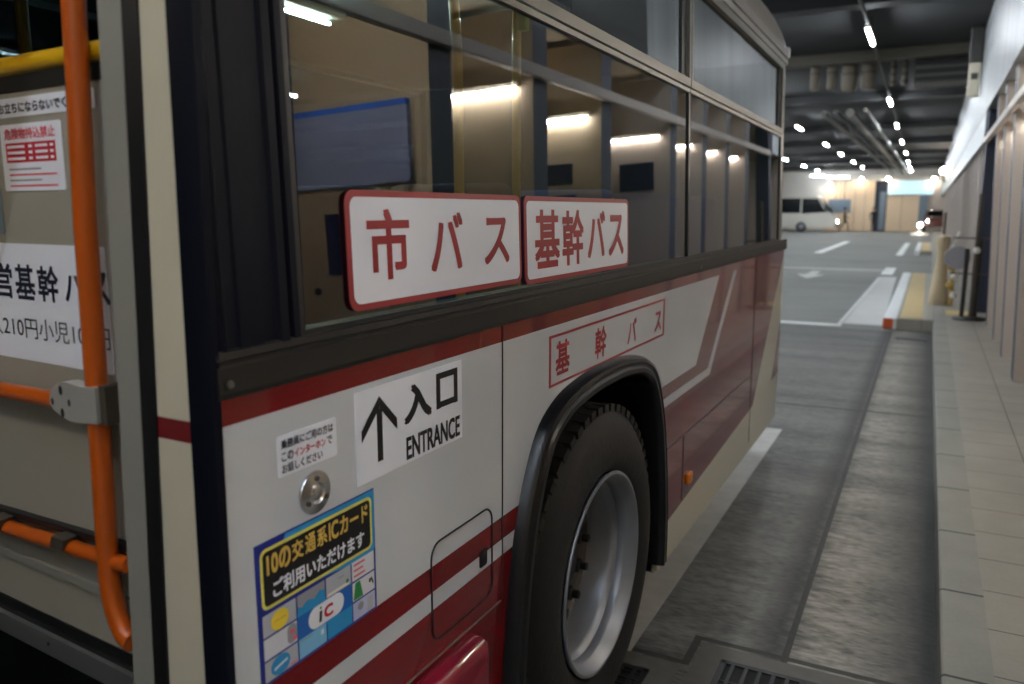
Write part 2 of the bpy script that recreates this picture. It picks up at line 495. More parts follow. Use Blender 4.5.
# --- belt moulding
bm = bm_new()
prof = [(0, 1.3235), (.006, 1.325), (.0075, 1.332), (.0075, 1.366), (.0045, 1.369), (.0045, 1.373), (.007, 1.376), (.006, 1.386), (0, 1.3885)]
V = [[bm.verts.new((XS + a, y, z)) for a, z in prof] for y in (.704, YR + .05)]
for k in range(len(prof) - 1): bm.faces.new((V[0][k], V[1][k], V[1][k + 1], V[0][k + 1]))
bm.faces.new(V[0]); bm.faces.new(V[1][::-1])
part('belt_moulding', bm, 'belt')
for y, z in ((.719, 1.345), (3.106, 1.345), (4.15, 1.345)):
    bm = bm_new(); lathe(bm, [(.0055, 0), (.005, .003), (0, .004)], (XS + .0115, y, z), seg=16); part('moulding_screw', bm, 'frame', smooth=True)

# --- black pillar between door and first window
bm = bm_new()
prof = [(.700, -.016), (.712, .002), (.722, .006), (.728, .001), (.746, .001), (.750, .004), (.790, .004), (.794, 0), (.818, 0), (.823, .006), (.838, .006), (.842, -.004), (.846, -.004), (.850, .004), (.862, .004), (.866, -.012)]
zs = (1.385, 2.45)
V = [[bm.verts.new((gx(z) + d, y, z)) for y, d in prof] for z in zs]
for k in range(len(prof) - 1): bm.faces.new((V[0][k], V[0][k + 1], V[1][k + 1], V[1][k]))
part('door_pillar_cover', bm, 'blackgloss')
bm = bm_new()
# full height rounded black corner trim of the doorway
pts = [(XS - .036, .697), (XS - .03, .688), (XS - .006, .690), (XS + .004, .697), (XS + .006, .708), (XS - .001, .714), (XS - .02, .714)]
V = [[bm.verts.new((px + .012 * (z - 1.3), py, z)) for px, py in pts] for z in (.30, 1.388, 2.48)]
for i in range(2):
    for k in range(len(pts) - 1): bm.faces.new((V[i][k], V[i][k + 1], V[i + 1][k + 1], V[i + 1][k]))
part('doorway_edge_trim', bm, 'blackgloss', smooth=True)
# door jamb : cream return with the red stripe, black gasket
def jx(z): return .042 * (z - .89)
bm = bm_new()
zs = [.30, 1.268, 1.297, 1.388, 2.48]
prevs = None
cols = [(0), (1), (0), (0)]
for i in range(4):
    z0, z1 = zs[i], zs[i + 1]
    mi = 1 if i == 1 else 0
    a0, a1 = -.906 + jx(z0), -.906 + jx(z1)
    f = bm.faces.new([bm.verts.new(p) for p in ((a0, .692, z0), (-.818, .690, z0), (-.818, .690, z1), (a1, .692, z1))]); f.material_index = mi
    f = bm.faces.new([bm.verts.new(p) for p in ((a0, .692, z0), (a1, .692, z1), (a1, .75, z1), (a0, .75, z0))]); f.material_index = mi
part('door_jamb', bm, ['cream', 'red'])
def slanted(bm, xa, xb, ya, yb, z0, z1, mi=0):
    V = [bm.verts.new((x + jx(z), y, z)) for z in (z0, z1) for x, y in ((xa, ya), (xb, ya), (xb, yb), (xa, yb))]
    for q in ((0, 1, 2, 3), (4, 5, 6, 7), (0, 1, 5, 4), (1, 2, 6, 5), (2, 3, 7, 6), (3, 0, 4, 7)):
        f = bm.faces.new([V[i] for i in q]); f.material_index = mi
bm = bm_new(); slanted(bm, -.934, -.905, .689, .72, .30, 2.48); part('door_gasket', bm, 'black')

# --- windows
ZB, ZT0, ZT1, ZT2 = 1.388, 1.985, 2.02, 2.365
def pane(name, y0, y1, z0, z1, parent, d=-.004, m='glass'):
    bm = bm_new(); flat(bm, rect(y0, z0, y1, z1), on_glass, d, 0); return part(name, bm, m, parent)
def bar(bm, y0, y1, z0, z1, d0=-.02, d1=.004, mi=0):
    n = [bm.verts.new(on_glass(u, v, d)) for d in (d0, d1) for u, v in rect(y0, z0, y1, z1)]
    for q in ((0, 1, 2, 3), (4, 5, 6, 7), (0, 1, 5, 4), (1, 2, 6, 5), (2, 3, 7, 6), (3, 0, 4, 7)):
        f = bm.faces.new([n[i] for i in q]); f.material_index = mi
def window(y0, y1, split):
    bm = bm_new()
    bar(bm, y0 - .004, y0 + .006, ZB, ZT2, -.03, .002); bar(bm, y1 - .006, y1 + .004, ZB, ZT2, -.03, .002)
    bar(bm, y0, y1, ZB - .004, ZB + .007, -.03, .002)
    w = part('window', bm, 'black')
    pane('fixed_pane', y0 + .006, y1 - .006, ZB + .007, ZT0, w)
    bm = bm_new()
    bar(bm, y0, y1, ZT0, ZT0 + .014, -.012, .004); bar(bm, y0, y1, ZT0 + .018, ZT1 + .012, -.012, .008)
    bar(bm, y0, y0 + .022, ZT1 + .012, ZT2, -.012, .008); bar(bm, y1 - .022, y1, ZT1 + .012, ZT2, -.012, .008)
    bar(bm, y0, y1, ZT2, ZT2 + .035, -.012, .008)
    part('transom_frame', bm, 'frame', w)
    bm = bm_new()
    bar(bm, y0 + .022, y0 + .05, ZT1 + .012, ZT2, -.03, -.006); part('transom_gasket', bm, 'black', w)
    bm = bm_new(); bar(bm, y1 - .075, y1 - .022, ZT1 + .012, ZT2, -.03, -.006); part('transom_gasket', bm, 'black', w)
    pane('sliding_pane', y0 + .05, split, ZT1 + .012, ZT2, w, -.010); pane('sliding_pane', split, y1 - .075, ZT1 + .012, ZT2, w, -.012)
    return w
window(.868, 2.948, 1.9); window(2.956, 4.96, 3.9)
# small rear quarter pane next to the rear pillar
bm = bm_new(); bar(bm, 4.96, 5.04, ZB, ZT2 + .04, -.02, .003); part('rear_window_post', bm, 'frame')

# gutter, roof
bm = bm_new()
prof = [(.000, 2.40), (.012, 2.405), (.014, 2.430), (.006, 2.436), (.016, 2.440), (.018, 2.474), (.006, 2.486), (-.02, 2.49)]
X0 = gx(2.44)
V = [[bm.verts.new((X0 + a, y, z)) for a, z in prof] for y in (-5.3, 5.08)]
for k in range(len(prof) - 1): bm.faces.new((V[0][k], V[1][k], V[1][k + 1], V[0][k + 1]))
part('roof_gutter', bm, 'frame')
bm = bm_new()
prof = []
for k in range(13):
    a = PI / 2 * k / 12
    prof.append((X0 + .006 - .55 * (1 - math.cos(a)), 2.485 + .37 * math.sin(a)))
prof += [(-2.04, 2.90), (-3.28 + .42, 2.855)]
for k in range(13):
    a = PI / 2 * (1 - k / 12)
    prof.append((-3.28 + .42 * (1 - math.cos(a)), 2.485 + .37 * math.sin(a)))
ys = [(-5.3, 1), (4.80, 1)] + [(4.80 + .30 * math.sin(PI / 2 * k / 6), math.cos(PI / 2 * k / 6) * .9 + .1) for k in range(1, 7)]
V = [[bm.verts.new((a, y, 2.47 + (z - 2.47) * s)) for a, z in prof] for y, s in ys]
for i in range(len(ys) - 1):
    for k in range(len(prof) - 1): bm.faces.new((V[i][k], V[i + 1][k], V[i + 1][k + 1], V[i][k + 1]))
bm.faces.new(V[-1])
part('roof', bm, 'roofpaint', smooth=True)
bm = bm_new(); box(bm, gx(2.46) - .01, gx(2.46) + .022, 5.04, 5.09, 2.445, 2.50, bev=.006); part('corner_marker_lamp', bm, 'sticker')
# lining above the side windows
bm = bm_new(); box(bm, gx(2.44) - .05, gx(2.44) - .012, -5.3, 4.9, 2.37, 2.5); part('cant_rail', bm, 'inner')

# --- interior
bm = bm_new(); box(bm, -3.26, XS - .79, .76, 4.9, .62, .66); box(bm, XS - .79, XS - .04, .76, 1.36, .62, .66); box(bm, XS - .79, XS - .04, 2.74, 4.9, .62, .66); box(bm, XS - .79, XS - .04, 1.36, 2.74, 1.16, 1.19); box(bm, -3.26, XS - .04, -5.2, .76, .30, .34); part('cabin_floor', bm, 'innerfloor')
bm = bm_new(); box(bm, -3.26, -.86, -5.2, 4.9, 2.40, 2.44); part('cabin_ceiling', bm, 'inner')
bm = bm_new(); box(bm, -3.25, -.85, 4.93, 4.97, .66, 2.4); part('rear_bulkhead', bm, 'inner')
bm = bm_new(); box(bm, XS - .06, XS - .03, .76, 4.9, 1.16, 1.37); part('inner_wall_lining', bm, 'inner')
for y0, y1 in ((-5.2, -3.4), (-3.3, -1.7), (-1.6, 0), (.1, 1.6), (1.7, 3.2), (3.3, 4.85)):
    bm = bm_new(); flat(bm, rect(y0, 1.335, y1, 2.38), lambda u, v, d: (-3.29, u, v), 0, 0); part('far_window_pane', bm, 'glass_far')
for y in (-3.35, -1.65, .05, 1.65, 3.25, 4.9):
    bm = bm_new(); box(bm, -3.30, -3.25, y - .05, y + .05, 1.33, 2.5, bev=.01); part('far_window_post', bm, 'blackgloss')
bm = bm_new(); box(bm, -3.30, -3.25, -5.3, 4.9, 2.37, 2.52); part('far_cant_rail', bm, 'inner')
bm = bm_new(); box(bm, -1.52, -1.40, 1.2, 3.4, 2.37, 2.4, bev=.01); part('cabin_lamp', bm, 'inner')  # added lamp with its tube, out of view, to brighten pole and seats
bm = bm_new(); tube(bm, [(-1.46, 2.45, 2.352), (-1.46, 3.1, 2.352)], .008, 10); part('cabin_lamp_tube', bm, 'bustube')
bm = bm_new(); box(bm, -2.40, -2.28, .8, 2.86, 2.37, 2.4, bev=.01); part('cabin_lamp', bm, 'inner')
bm = bm_new(); tube(bm, [(-2.345, 2.2, 2.352), (-2.345, 2.82, 2.352)], .0065, 10); part('cabin_lamp_tube', bm, 'bustube')
seat_src = None
for row, y in enumerate((1.75, 2.55, 3.35, 4.15)):
    for x in (-1.22, -1.66, -2.55, -2.98):
        if seat_src is None:
            bm = bm_new(); box(bm, -.20, .20, -.22, .20, .38, .48, bev=.035, seg=3); box(bm, -.16, .16, -.16, .14, .0, .38, bev=.02); s = part('passenger_seat', bm, 'seatblue', smooth=True)
            bm = bm_new(); box(bm, -.20, .20, .17, .25, .46, .98, bev=.035, seg=3); b_ = part('seat_back', bm, 'seatblue', s, True)
            seat_src = (s, b_); s.location = (x, y, .66)
        else:
            s = seat_src[0].copy(); COL.objects.link(s); s.location = (x, y, .66); s.parent = bus
            b_ = seat_src[1].copy(); COL.objects.link(b_); b_.parent = s
bm = bm_new(); tube(bm, [(-1.15, 2.30, 2.40), (-1.15, 2.285, 2.30), (-1.15, 2.25, 2.18), (-1.15, 2.245, 2.10), (-1.15, 2.24, .66)], .014, 12)
p = part('cabin_grab_pole', bm, 'yellow', smooth=True)
bm = bm_new(); box(bm, -1.128, -1.10, 2.205, 2.235, 2.09, 2.155, bev=.006); part('stop_button', bm, 'greenbtn', p)
bm = bm_new(); tube(bm, [(-1.15, 1.86, 2.40), (-1.15, 1.87, 2.2), (-1.15, 1.90, 1.98), (-1.15, 1.905, .66)], .014, 12); part('cabin_grab_pole', bm, 'yellow', smooth=True)
bm = bm_new(); tube(bm, [(-1.9, 1.2, 2.40), (-1.9, 1.2, .66)], .014, 12); part('cabin_grab_pole', bm, 'yellow', smooth=True)

# --- wheel arch flare
bm = bm_new()
prof = [(-.006, -.004), (-.003, .020), (.004, .031), (.014, .034), (.021, .028), (.027, .028), (.034, .035), (.046, .036), (.054, .028), (.058, .010), (.060, -.06)]
AP = smooth_path([(1.480, .25), (1.483, .50), (1.535, .81), (1.633, 1.018), (1.753, 1.098), (1.923, 1.128), (2.083, 1.134), (2.243, 1.128), (2.413, 1.098), (2.538, 1.018), (2.638, .81), (2.693, .50), (2.695, .30)], 6)
rings = []
for i, p in enumerate(AP):
    t = (Vector(AP[min(i + 1, len(AP) - 1)]) - Vector(AP[max(i - 1, 0)])).normalized(); nrm = Vector((t.y, -t.x))  # pointing to the inside of the arch
    rings.append([bm.verts.new((XS + d, p[0] + nrm.x * w, p[1] + nrm.y * w)) for w, d in prof])
for i in range(len(rings) - 1):
    for k in range(len(prof) - 1): bm.faces.new((rings[i][k], rings[i + 1][k], rings[i + 1][k + 1], rings[i][k + 1]))
part('wheel_arch_flare', bm, 'flare', smooth=True)
# inside of the wheel well
bm = bm_new()
IN = [(a * .96 + 2.08 * .04, b * .985) for a, b in arch]
A = [bm.verts.new((XS - .03, u, v)) for u, v in IN]; B = [bm.verts.new((XS - .75, u, v)) for u, v in IN]
for i in range(len(IN) - 1): bm.faces.new((A[i], A[i + 1], B[i + 1], B[i]))
bm.faces.new(B)
part('wheel_well', bm, 'black')
bm = bm_new(); box(bm, XS - .30, XS - .02, 2.70, 2.712, .24, .60); part('mud_flap', bm, 'black')
bm = bm_new(); box(bm, -3.0, -1.2, -5, 4.6, .30, .50); part('underframe', bm, 'void')

# --- rear wheel
WC = Vector((XS + .004, 2.107, .5))
bm = bm_new()
tp = [(.298, -.012), (.306, -.002), (.330, .010), (.375, .016), (.425, .010), (.455, -.004), (.468, -.016), (.488, -.024), (.4985, -.044), (.5, -.07), (.5, -.11), (.494, -.114), (.494, -.124), (.5, -.128), (.5, -.17), (.494, -.174), (.494, -.184), (.5, -.188), (.4985, -.24), (.47, -.27), (.40, -.285), (.30, -.26), (.298, -.012)]
lathe(bm, tp, WC, seg=96)
w = part('rear_wheel', bm, 'tyre', smooth=True)
bm = bm_new()
for k in range(60):   # shoulder tread blocks
    a = 2 * PI * k / 60
    mtx = Matrix.Translation(WC) @ Matrix.Rotation(a, 4, 'X')
    n0 = len(bm.verts)
    box(bm, -.060, -.0165, -.016, .016, .478, .5015)
    bm.verts.ensure_lookup_table()
    for v in bm.verts[n0:]: v.co = mtx @ v.co
part('shoulder_tread', bm, 'tyre', w)
bm = bm_new()
rp = [(.294, -.010), (.2985, .000), (.303, .004), (.3015, .009), (.294, .010), (.287, .004), (.282, -.012), (.272, -.022), (.268, -.030), (.268, -.052), (.258, -.062), (.252, -.075), (.251, -.145), (.243, -.166), (.224, -.182), (.205, -.190), (.190, -.192), (.178, -.184), (.160, -.182), (.0, -.182)]
lathe(bm, rp, WC, seg=96); part('rim', bm, 'steel', w, True)
bm = bm_new(); lathe(bm, [(.2475, -.150), (.236, -.168), (.212, -.179), (.196, -.186), (.175, -.178), (.10, -.178)], WC, seg=64); part('wheel_disc', bm, 'darksteel', w, True)
bm = bm_new(); lathe(bm, [(.095, -.178), (.093, -.150), (.084, -.140), (.07, -.137), (.066, -.132), (0, -.130)], WC, seg=48); part('hub', bm, 'darksteel', w, True)
for k in range(10):
    a = 2 * PI * (k + .3) / 10
    c = WC + Vector((0, math.cos(a) * .150, math.sin(a) * .150))
    bm = bm_new(); lathe(bm, [(.030, -.180), (.030, -.170), (.0245, -.168), (.0235, -.130), (.018, -.126), (.0125, -.125), (.0125, -.105), (0, -.103)], c, seg=18); part('wheel_nut', bm, 'iron', w)
bm = bm_new(); lathe(bm, [(v[0], v[1] - .32) for v in tp], WC, seg=64); part('inner_tyre', bm, 'tyre', w, True)
bm = bm_new(); tube(bm, [WC + Vector((-.12, 0, 0)), WC + Vector((-2.2, 0, 0))], .09, 16); part('axle', bm, 'iron', w)

# --- fuel hatch, glossy red guard, amber side lamp
bm = bm_new()
out = rrect(1.192, .738, 1.430, .938, .03); 
tube(bm, [(XS + .0006, u, v) for u, v in out + [out[0]]], .0022, 6)
part('service_hatch', bm, 'black')
bm = bm_new(); prism(bm, rrect(1.376, .815, 1.408, .853, .006), on_side, .0015); flat(bm, rrect(1.380, .836, 1.404, .850, .004), on_side, .0021, 1); part('hatch_handle', bm, ['ink', 'postdark'])
bm = bm_new(); box(bm, XS - .02, XS + .045, .78, 1.36, .55, .69, bev=.032, seg=5); part('side_guard', bm, 'pinkred', smooth=True)
bm = bm_new(); box(bm, XS - .002, XS + .014, 3.045, 3.105, .475, .518, bev=.006); part('side_marker_lamp', bm, 'amber', smooth=True)

# --- intercom disc
bm = bm_new()
lathe(bm, [(.0335, 0), (.0335, .003), (.0325, .0045), (.016, .0085), (.0125, .0055), (.010, .0072), (0, .0078)], (XS, .879, 1.147), seg=48)
d = part('intercom_disc', bm, 'chrome', smooth=True)
for k in range(3):
    a = PI / 2 + 2 * PI * k / 3
    bm = bm_new(); lathe(bm, [(.0042, .006), (.0038, .009), (0, .0095)], (XS, .879 + .0225 * math.cos(a), 1.147 + .0225 * math.sin(a)), seg=14); part('disc_screw', bm, 'darksteel', d, True)

# --- signs and stickers
def sign_board(name, y0, z0, y1, z1, r, border, fm, base, edge):
    bm = bm_new()
    prism(bm, rrect(y0, z0, y1, z1, r), fm, .0025, 1)
    flat(bm, rrect(y0 + border, z0 + border, y1 - border, z1 - border, max(r - border * .6, .004)), fm, .0030, 0)
    return bm
bm = sign_board('', .977, 1.408, 1.571, 1.597, .022, .0105, on_glass, 0, 1)
for ch, u0, v0, u1, v1 in (('市', 1.026, 1.452, 1.144, 1.568), ('バ', 1.208, 1.455, 1.322, 1.562), ('ス', 1.404, 1.456, 1.512, 1.551)):
    text(bm, ch, u0, v0, u1, v1, on_glass, .0036, 2, .022)
part('window_sign', bm, ['sticker', 'signred', 'redink'])
bm = sign_board('', 1.588, 1.400, 2.278, 1.597, .020, .011, on_glass, 0, 1)
for ch, u0, v0, u1, v1 in (('基', 1.637, 1.432, 1.776, 1.567), ('幹', 1.791, 1.430, 1.928, 1.567), ('バ', 1.954, 1.440, 2.083, 1.564), ('ス', 2.109, 1.438, 2.232, 1.553)):
    text(bm, ch, u0, v0, u1, v1, on_glass, .0036, 2, .026)
part('window_sign', bm, ['sticker', 'signred', 'redink'])
bm = bm_new()
y0, z0, y1, z1, t = 1.721, 1.137, 2.672, 1.265, .0065
for r in (rect(y0, z0, y1, z0 + t), rect(y0, z1 - t, y1, z1), rect(y0, z0 + t, y0 + t * 1.6, z1 - t), rect(y1 - t * 2, z0 + t, y1, z1 - t)): prism(bm, r, on_side, .0008, 0)
for ch, u0, v0, u1, v1 in (('基', 1.757, 1.160, 1.845, 1.246), ('幹', 2.020, 1.157, 2.108, 1.246), ('バ', 2.288, 1.160, 2.372, 1.236), ('ス', 2.560, 1.160, 2.634, 1.228)):
    text(bm, ch, u0, v0, u1, v1, on_side, .0009, 0, .022)
part('route_name_lettering', bm, ['redink'])
# entrance sign
bm = bm_new(); prism(bm, rect(.980, 1.122, 1.310, 1.278), on_side, .0012, 0)
cx = 1.043
bar_ = lambda a, b, w: [(a[0] - w[0], a[1] - w[1]), (b[0] - w[0], b[1] - w[1]), (b[0] + w[0], b[1] + w[1]), (a[0] + w[0], a[1] + w[1])]
flat(bm, rect(cx - .0075, 1.149, cx + .0075, 1.240), on_side, .0018, 1)
flat(bm, [(cx, 1.261), (cx - .049, 1.212), (cx - .049, 1.192), (cx, 1.241)], on_side, .0019, 1)
flat(bm, [(cx, 1.261), (cx, 1.241), (cx + .049, 1.192), (cx + .049, 1.212)], on_side, .0020, 1)
text(bm, '入', 1.113, 1.193, 1.201, 1.262, on_side, .0018, 1, .045)
for r in (rect(1.217, 1.198, 1.231, 1.266), rect(1.279, 1.198, 1.293, 1.266), rect(1.231, 1.254, 1.279, 1.266), rect(1.231, 1.199, 1.279, 1.211)): flat(bm, r, on_side, .0018, 1)
text(bm, 'ENTRANCE', 1.118, 1.128, 1.300, 1.170, on_side, .0018, 1, .030)
part('entrance_sign', bm, ['sticker', 'ink'])
# intercom notice
bm = bm_new(); prism(bm, rrect(.807, 1.190, .934, 1.251, .004), on_side, .0010, 0)
text(bm, '乗務員にご用の方は', .814, 1.2305, .926, 1.2445, on_side, .0015, 1, .025)
text(bm, 'この', .814, 1.2125, .838, 1.2255, on_side, .0015, 1, .025)
text(bm, 'インターホン', .840, 1.2125, .908, 1.2255, on_side, .0015, 2, .025)
text(bm, 'で', .911, 1.2125, .923, 1.2255, on_side, .0015, 1, .025)
text(bm, 'お話しください', .814, 1.1945, .900, 1.2085, on_side, .0015, 1, .025)
part('intercom_notice', bm, ['sticker', 'navyink', 'brightred'])
# IC card poster
bm = bm_new()
Y0, Y1, Z0, Z1 = .754, 1.022, .894, 1.108
prism(bm, rect(Y0, Z0, Y1, Z1), on_side, .0010, 0)
flat(bm, [(Y0 + .06, Z1 - .002), (Y1 - .001, Z1 - .002), (Y1 - .001, Z0 + .11), (Y1 - .02, Z0 + .10), (Y0 + .02, Z0 + .125)], on_side, .0013, 1)
flat(bm, rrect(.762, 1.007, 1.014, 1.098, .012), on_side, .0016, 2)
flat(bm, rrect(.767, 1.012, 1.009, 1.093, .008), on_side, .0019, 3)
for s, a, b in (('10の', .774, .822), ('交', .825, .849), ('通', .853, .876), ('系', .879, .902), ('IC', .906, .929), ('カード', .932, 1.003)):
    text(bm, s, a, 1.058 if s != '10の' else 1.056, b, 1.088, on_side, .0022, 4, .03)
text(bm, 'ご利用いただけます', .784, 1.0185, .992, 1.046, on_side, .0022, 5, .03)
cx0 = [.760, .830, .894, .957, 1.018]; rz = [1.002, .966, .931, .897]
g = .0015
def card(c, r, mi, wide=1): flat(bm, rect(cx0[c] + g, rz[r + 1] + g, cx0[c + wide] - g, rz[r] - g), on_side, .0016, mi)
flat(bm, rect(cx0[1], rz[2] - .006, cx0[3], rz[1] + .006), on_side, .0014, 11)
for c, r, mi in ((0, 0, 7), (1, 0, 6), (2, 0, 7), (3, 0, 8), (0, 1, 8), (3, 1, 8), (0, 2, 7), (1, 2, 9), (2, 2, 1), (3, 2, 10)): card(c, r, mi)
flat(bm, disc(.795, .983, .018, .0155), on_side, .0019, 12)                      # yellow disc card
flat(bm, rect(.783, .982, .807, .985), on_side, .0021, 13)
flat(bm, [(.8315, .967), (.8925, .967), (.8925, .985), (.880, .989), (.868, .981), (.853, .986), (.840, .979), (.8315, .983)], on_side, .0019, 1)   # blue hills card
flat(bm, rect(.897, .969, .950, .974), on_side, .0019, 14); flat(bm, disc(.946, .976, .0035, .0035, 12), on_side, .0021, 15); flat(bm, rect(.925, .988, .938, .990), on_side, .0019, 16)
for k in range(3): flat(bm, rect(.963, .992 - k * .0095, .992 - (k % 2) * .005, .9955 - k * .0095), on_side, .0019, 17)  # pink lines card
flat(bm, rrect(.808, .9345, .8275, .964, .008), on_side, .0019, 16); flat(bm, disc(.818, .952, .005, .004, 14), on_side, .0021, 17); flat(bm, rect(.819, .936, .8275, .943), on_side, .0021, 17)
flat(bm, [(.960, .934), (.985, .934), (.978, .963), (.966, .963)], on_side, .0019, 15); flat(bm, [(1.006, .955), (1.009, .957), (1.014, .945), (1.011, .943)], on_side, .0019, 3); flat(bm, disc(1.004, .952, .003, .004, 10), on_side, .0019, 3)
flat(bm, disc(.792, .914, .0195, .0150), on_side, .0019, 1); flat(bm, [(.779, .909), (.806, .914), (.806, .918), (.779, .913)], on_side, .0021, 5)
flat(bm, rect(.812, .901, .8255, .903), on_side, .0019, 17)
flat(bm, rect(.834, .925, .860, .927), on_side, .0019, 16); flat(bm, rect(.880, .915, .886, .923), on_side, .0019, 5)
flat(bm, disc(.978, .918, .008, .007, 14), on_side, .0019, 6); flat(bm, rect(.995, .900, 1.010, .925), on_side, .0019, 7)
flat(bm, rrect(.853, .931, .936, .9665, .0175), on_side, .0020, 5)                 # the white pill
flat(bm, [(.876, .937), (.882, .937), (.884, .955), (.878, .955)], on_side, .0023, 3); flat(bm, disc(.881, .9595, .0022, .0022, 10), on_side, .0023, 3)
text(bm, 'C', .888, .9375, .909, .9575, on_side, .0024, 18, .05)
part('ic_card_poster', bm, ['blue', 'cyan', 'yelborder', 'ink', 'goldink', 'sticker', 'headwhite', 'cardgrey', 'cardwhite', 'sky', 'lav', 'midblue', 'cardyellow', 'goldink', 'softwhite', 'green', 'headwhite', 'pinkink', 'brightred'])

# --- open door leaf with rails (turned a few degrees from square)
door = bus_door = None
def leaf_pt(x, z, off): return Vector((x, .715 - off + .07 * (-.958 - x), z))
def on_leaf(u, v, d): return tuple(leaf_pt(u, v, d))
bm = bm_new(); prism(bm, rect(-1.62, .905, -.96, 1.735), lambda u, v, d: on_leaf(u, v, d - .012), .012); door = part('entrance_door', bm, 'grey')
bm = bm_new(); prism(bm, rect(-1.62, .985, -.97, .998), on_leaf, .006); part('panel_ledge', bm, 'lightgrey', door)
bm = bm_new(); prism(bm, rect(-1.62, 1.735, -.96, 1.758), on_leaf, .002); part('window_seal', bm, 'belt', door)
bm = bm_new(); flat(bm, rect(-1.62, 1.765, -.96, 2.45), on_leaf, -.004, 0); part('upper_door_pane', bm, 'doorglass', door)
bm = bm_new(); flat(bm, rect(-1.62, .34, -.96, .83), on_leaf, -.004, 0); part('lower_door_pane', bm, 'doorglass', door)
bm = bm_new(); prism(bm, rect(-1.62, .842, -.96, .878), on_leaf, .012, 0); prism(bm, rect(-1.62, .878, -.96, .888), on_leaf, .004, 1); prism(bm, rect(-1.62, .888, -.96, .905), on_leaf, .002, 1); part('door_cross_rail', bm, ['alu', 'black'], door)
bm = bm_new(); lathe(bm, [(.004, 0), (.0035, .0025), (0, .003)], leaf_pt(-1.23, .865, .012), (0, -1, 0), 12); part('rail_screw', bm, 'chrome', door)
bm = bm_new(); slanted(bm, -.976, -.933, .688, .735, .30, 2.48); part('door_stile', bm, 'lightgrey', door)
# vertical orange pole, bending into the stile at the bottom
PO = .024
pp = [leaf_pt(-.966, 2.46, PO), leaf_pt(-.989, 1.83, PO), leaf_pt(-1.006, 1.54, PO), leaf_pt(-1.0145, 1.26, PO), leaf_pt(-1.0205, 1.10, PO), leaf_pt(-1.022, 1.045, PO)]
for k in range(1, 9):
    a = PI / 2 * k / 8
    pp.append(leaf_pt(-1.022 + .045 * (1 - math.cos(a)), 1.045 - .095 * math.sin(a), PO))
bm = bm_new(); tube(bm, pp, .0148, 20); part('grab_pole', bm, 'orange', door, True)
bm = bm_new(); tube(bm, [leaf_pt(-1.62, 1.282, PO), leaf_pt(-1.08, 1.292, PO)], .0125, 18); part('grab_rail', bm, 'orange', door, True)
bm = bm_new()
CL = [(-1.106, 1.302), (-1.098, 1.314), (-1.082, 1.324), (-1.062, 1.327), (-1.030, 1.325), (-.992, 1.327), (-.992, 1.276), (-1.038, 1.272), (-1.058, 1.271), (-1.080, 1.276), (-1.097, 1.282), (-1.106, 1.290)]
prism(bm, CL, lambda u, v, d: on_leaf(u, v, PO - .004 + d), .0205)
for (u, v, a) in ((-1.075, 1.314, .0048), (-1.075, 1.281, .0048), (-1.056, 1.298, .0036), (-1.098, 1.295, .0036)):
    flat(bm, disc(u, v, a, a * 1.5, 12), lambda u, v, d: on_leaf(u, v, PO + .0170), 0, 1)
part('rail_clamp', bm, ['clamp', 'postdark'], door)
bm = bm_new(); prism(bm, rect(-.994, 1.274, -.979, 1.328), lambda u, v, d: on_leaf(u, v, d), .034); part('clamp_backing', bm, 'postgrey', door)
bm = bm_new(); tube(bm, [leaf_pt(-1.62, 1.040, .02), leaf_pt(-.976, 1.066, .02)], .0115, 16); part('lower_grab_rail', bm, 'orange', door, True)
bm = bm_new(); prism(bm, [(-1.62, 1.052), (-.97, 1.080), (-.97, 1.090), (-1.62, 1.063)], on_leaf, .012); part('rail_backing', bm, 'black', door)
for u in (-1.32, -1.135):
    zz = 1.040 + (u + 1.62) * .0397
    bm = bm_new(); prism(bm, [(u - .020, zz - .002), (u + .014, zz), (u + .020, zz + .018), (u - .014, zz + .018)], lambda a, b, d: on_leaf(a, b, .012 + d), .0235); part('rail_bracket', bm, 'postgrey', door)
bm = bm_new(); tube(bm, [leaf_pt(-1.62, 1.772, -.004), leaf_pt(-.955, 1.772, -.004)], .0135, 16); part('window_grab_rail', bm, 'yellow', door, True)
# door stickers
bm = bm_new(); prism(bm, rrect(-1.55, 1.336, -1.004, 1.516, .004), on_leaf, .0012, 0)
chars = '市営基幹バス'
wch = .0655
for i, ch in enumerate(chars):
    u = -1.372 + i * wch * .965
    sh = .012 if ch == 'バ' else .004
    text(bm, ch, u + sh, 1.431 + (.004 if ch in 'バス' else 0), u + wch - .006, 1.485 - (.004 if ch in 'バス' else 0), on_leaf, .0018, 1, .022)
text(bm, '大人210円小児100円', -1.372, 1.371, -1.006, 1.404, on_leaf, .0018, 2, .0)
part('fare_sticker', bm, ['sticker', 'navyink', 'ink'], door)
bm = bm_new(); prism(bm, rrect(-1.42, 1.700, -.998, 1.727, .004), on_leaf, .0012, 0)
text(bm, '扉付近にお立ちにならないでください', -1.315, 1.705, -1.004, 1.7205, on_leaf, .0018, 1, .03)
part('door_warning_sticker', bm, ['sticker', 'navyink'], door)
bm = bm_new(); prism(bm, rrect(-1.243, 1.594, -1.082, 1.690, .004), on_leaf, .0012, 0)
text(bm, '危険物持込禁止', -1.230, 1.668, -1.096, 1.684, on_leaf, .0018, 1, .02)
flat(bm, rect(-1.230, 1.635, -1.098, 1.663), on_leaf, .0016, 2)
for r in range(3):
    for a, b in ((-1.226, -1.178), (-1.168, -1.158), (-1.150, -1.118), (-1.112, -1.103)):
        flat(bm, rect(a, 1.6385 + r * .0085, b, 1.6425 + r * .0085), on_leaf, .0019, 0)
for r in range(4): flat(bm, rect(-1.226, 1.600 + r * .008, -1.100 - (r % 2) * .04, 1.6025 + r * .008), on_leaf, .0016, 3 if r % 2 else 4)
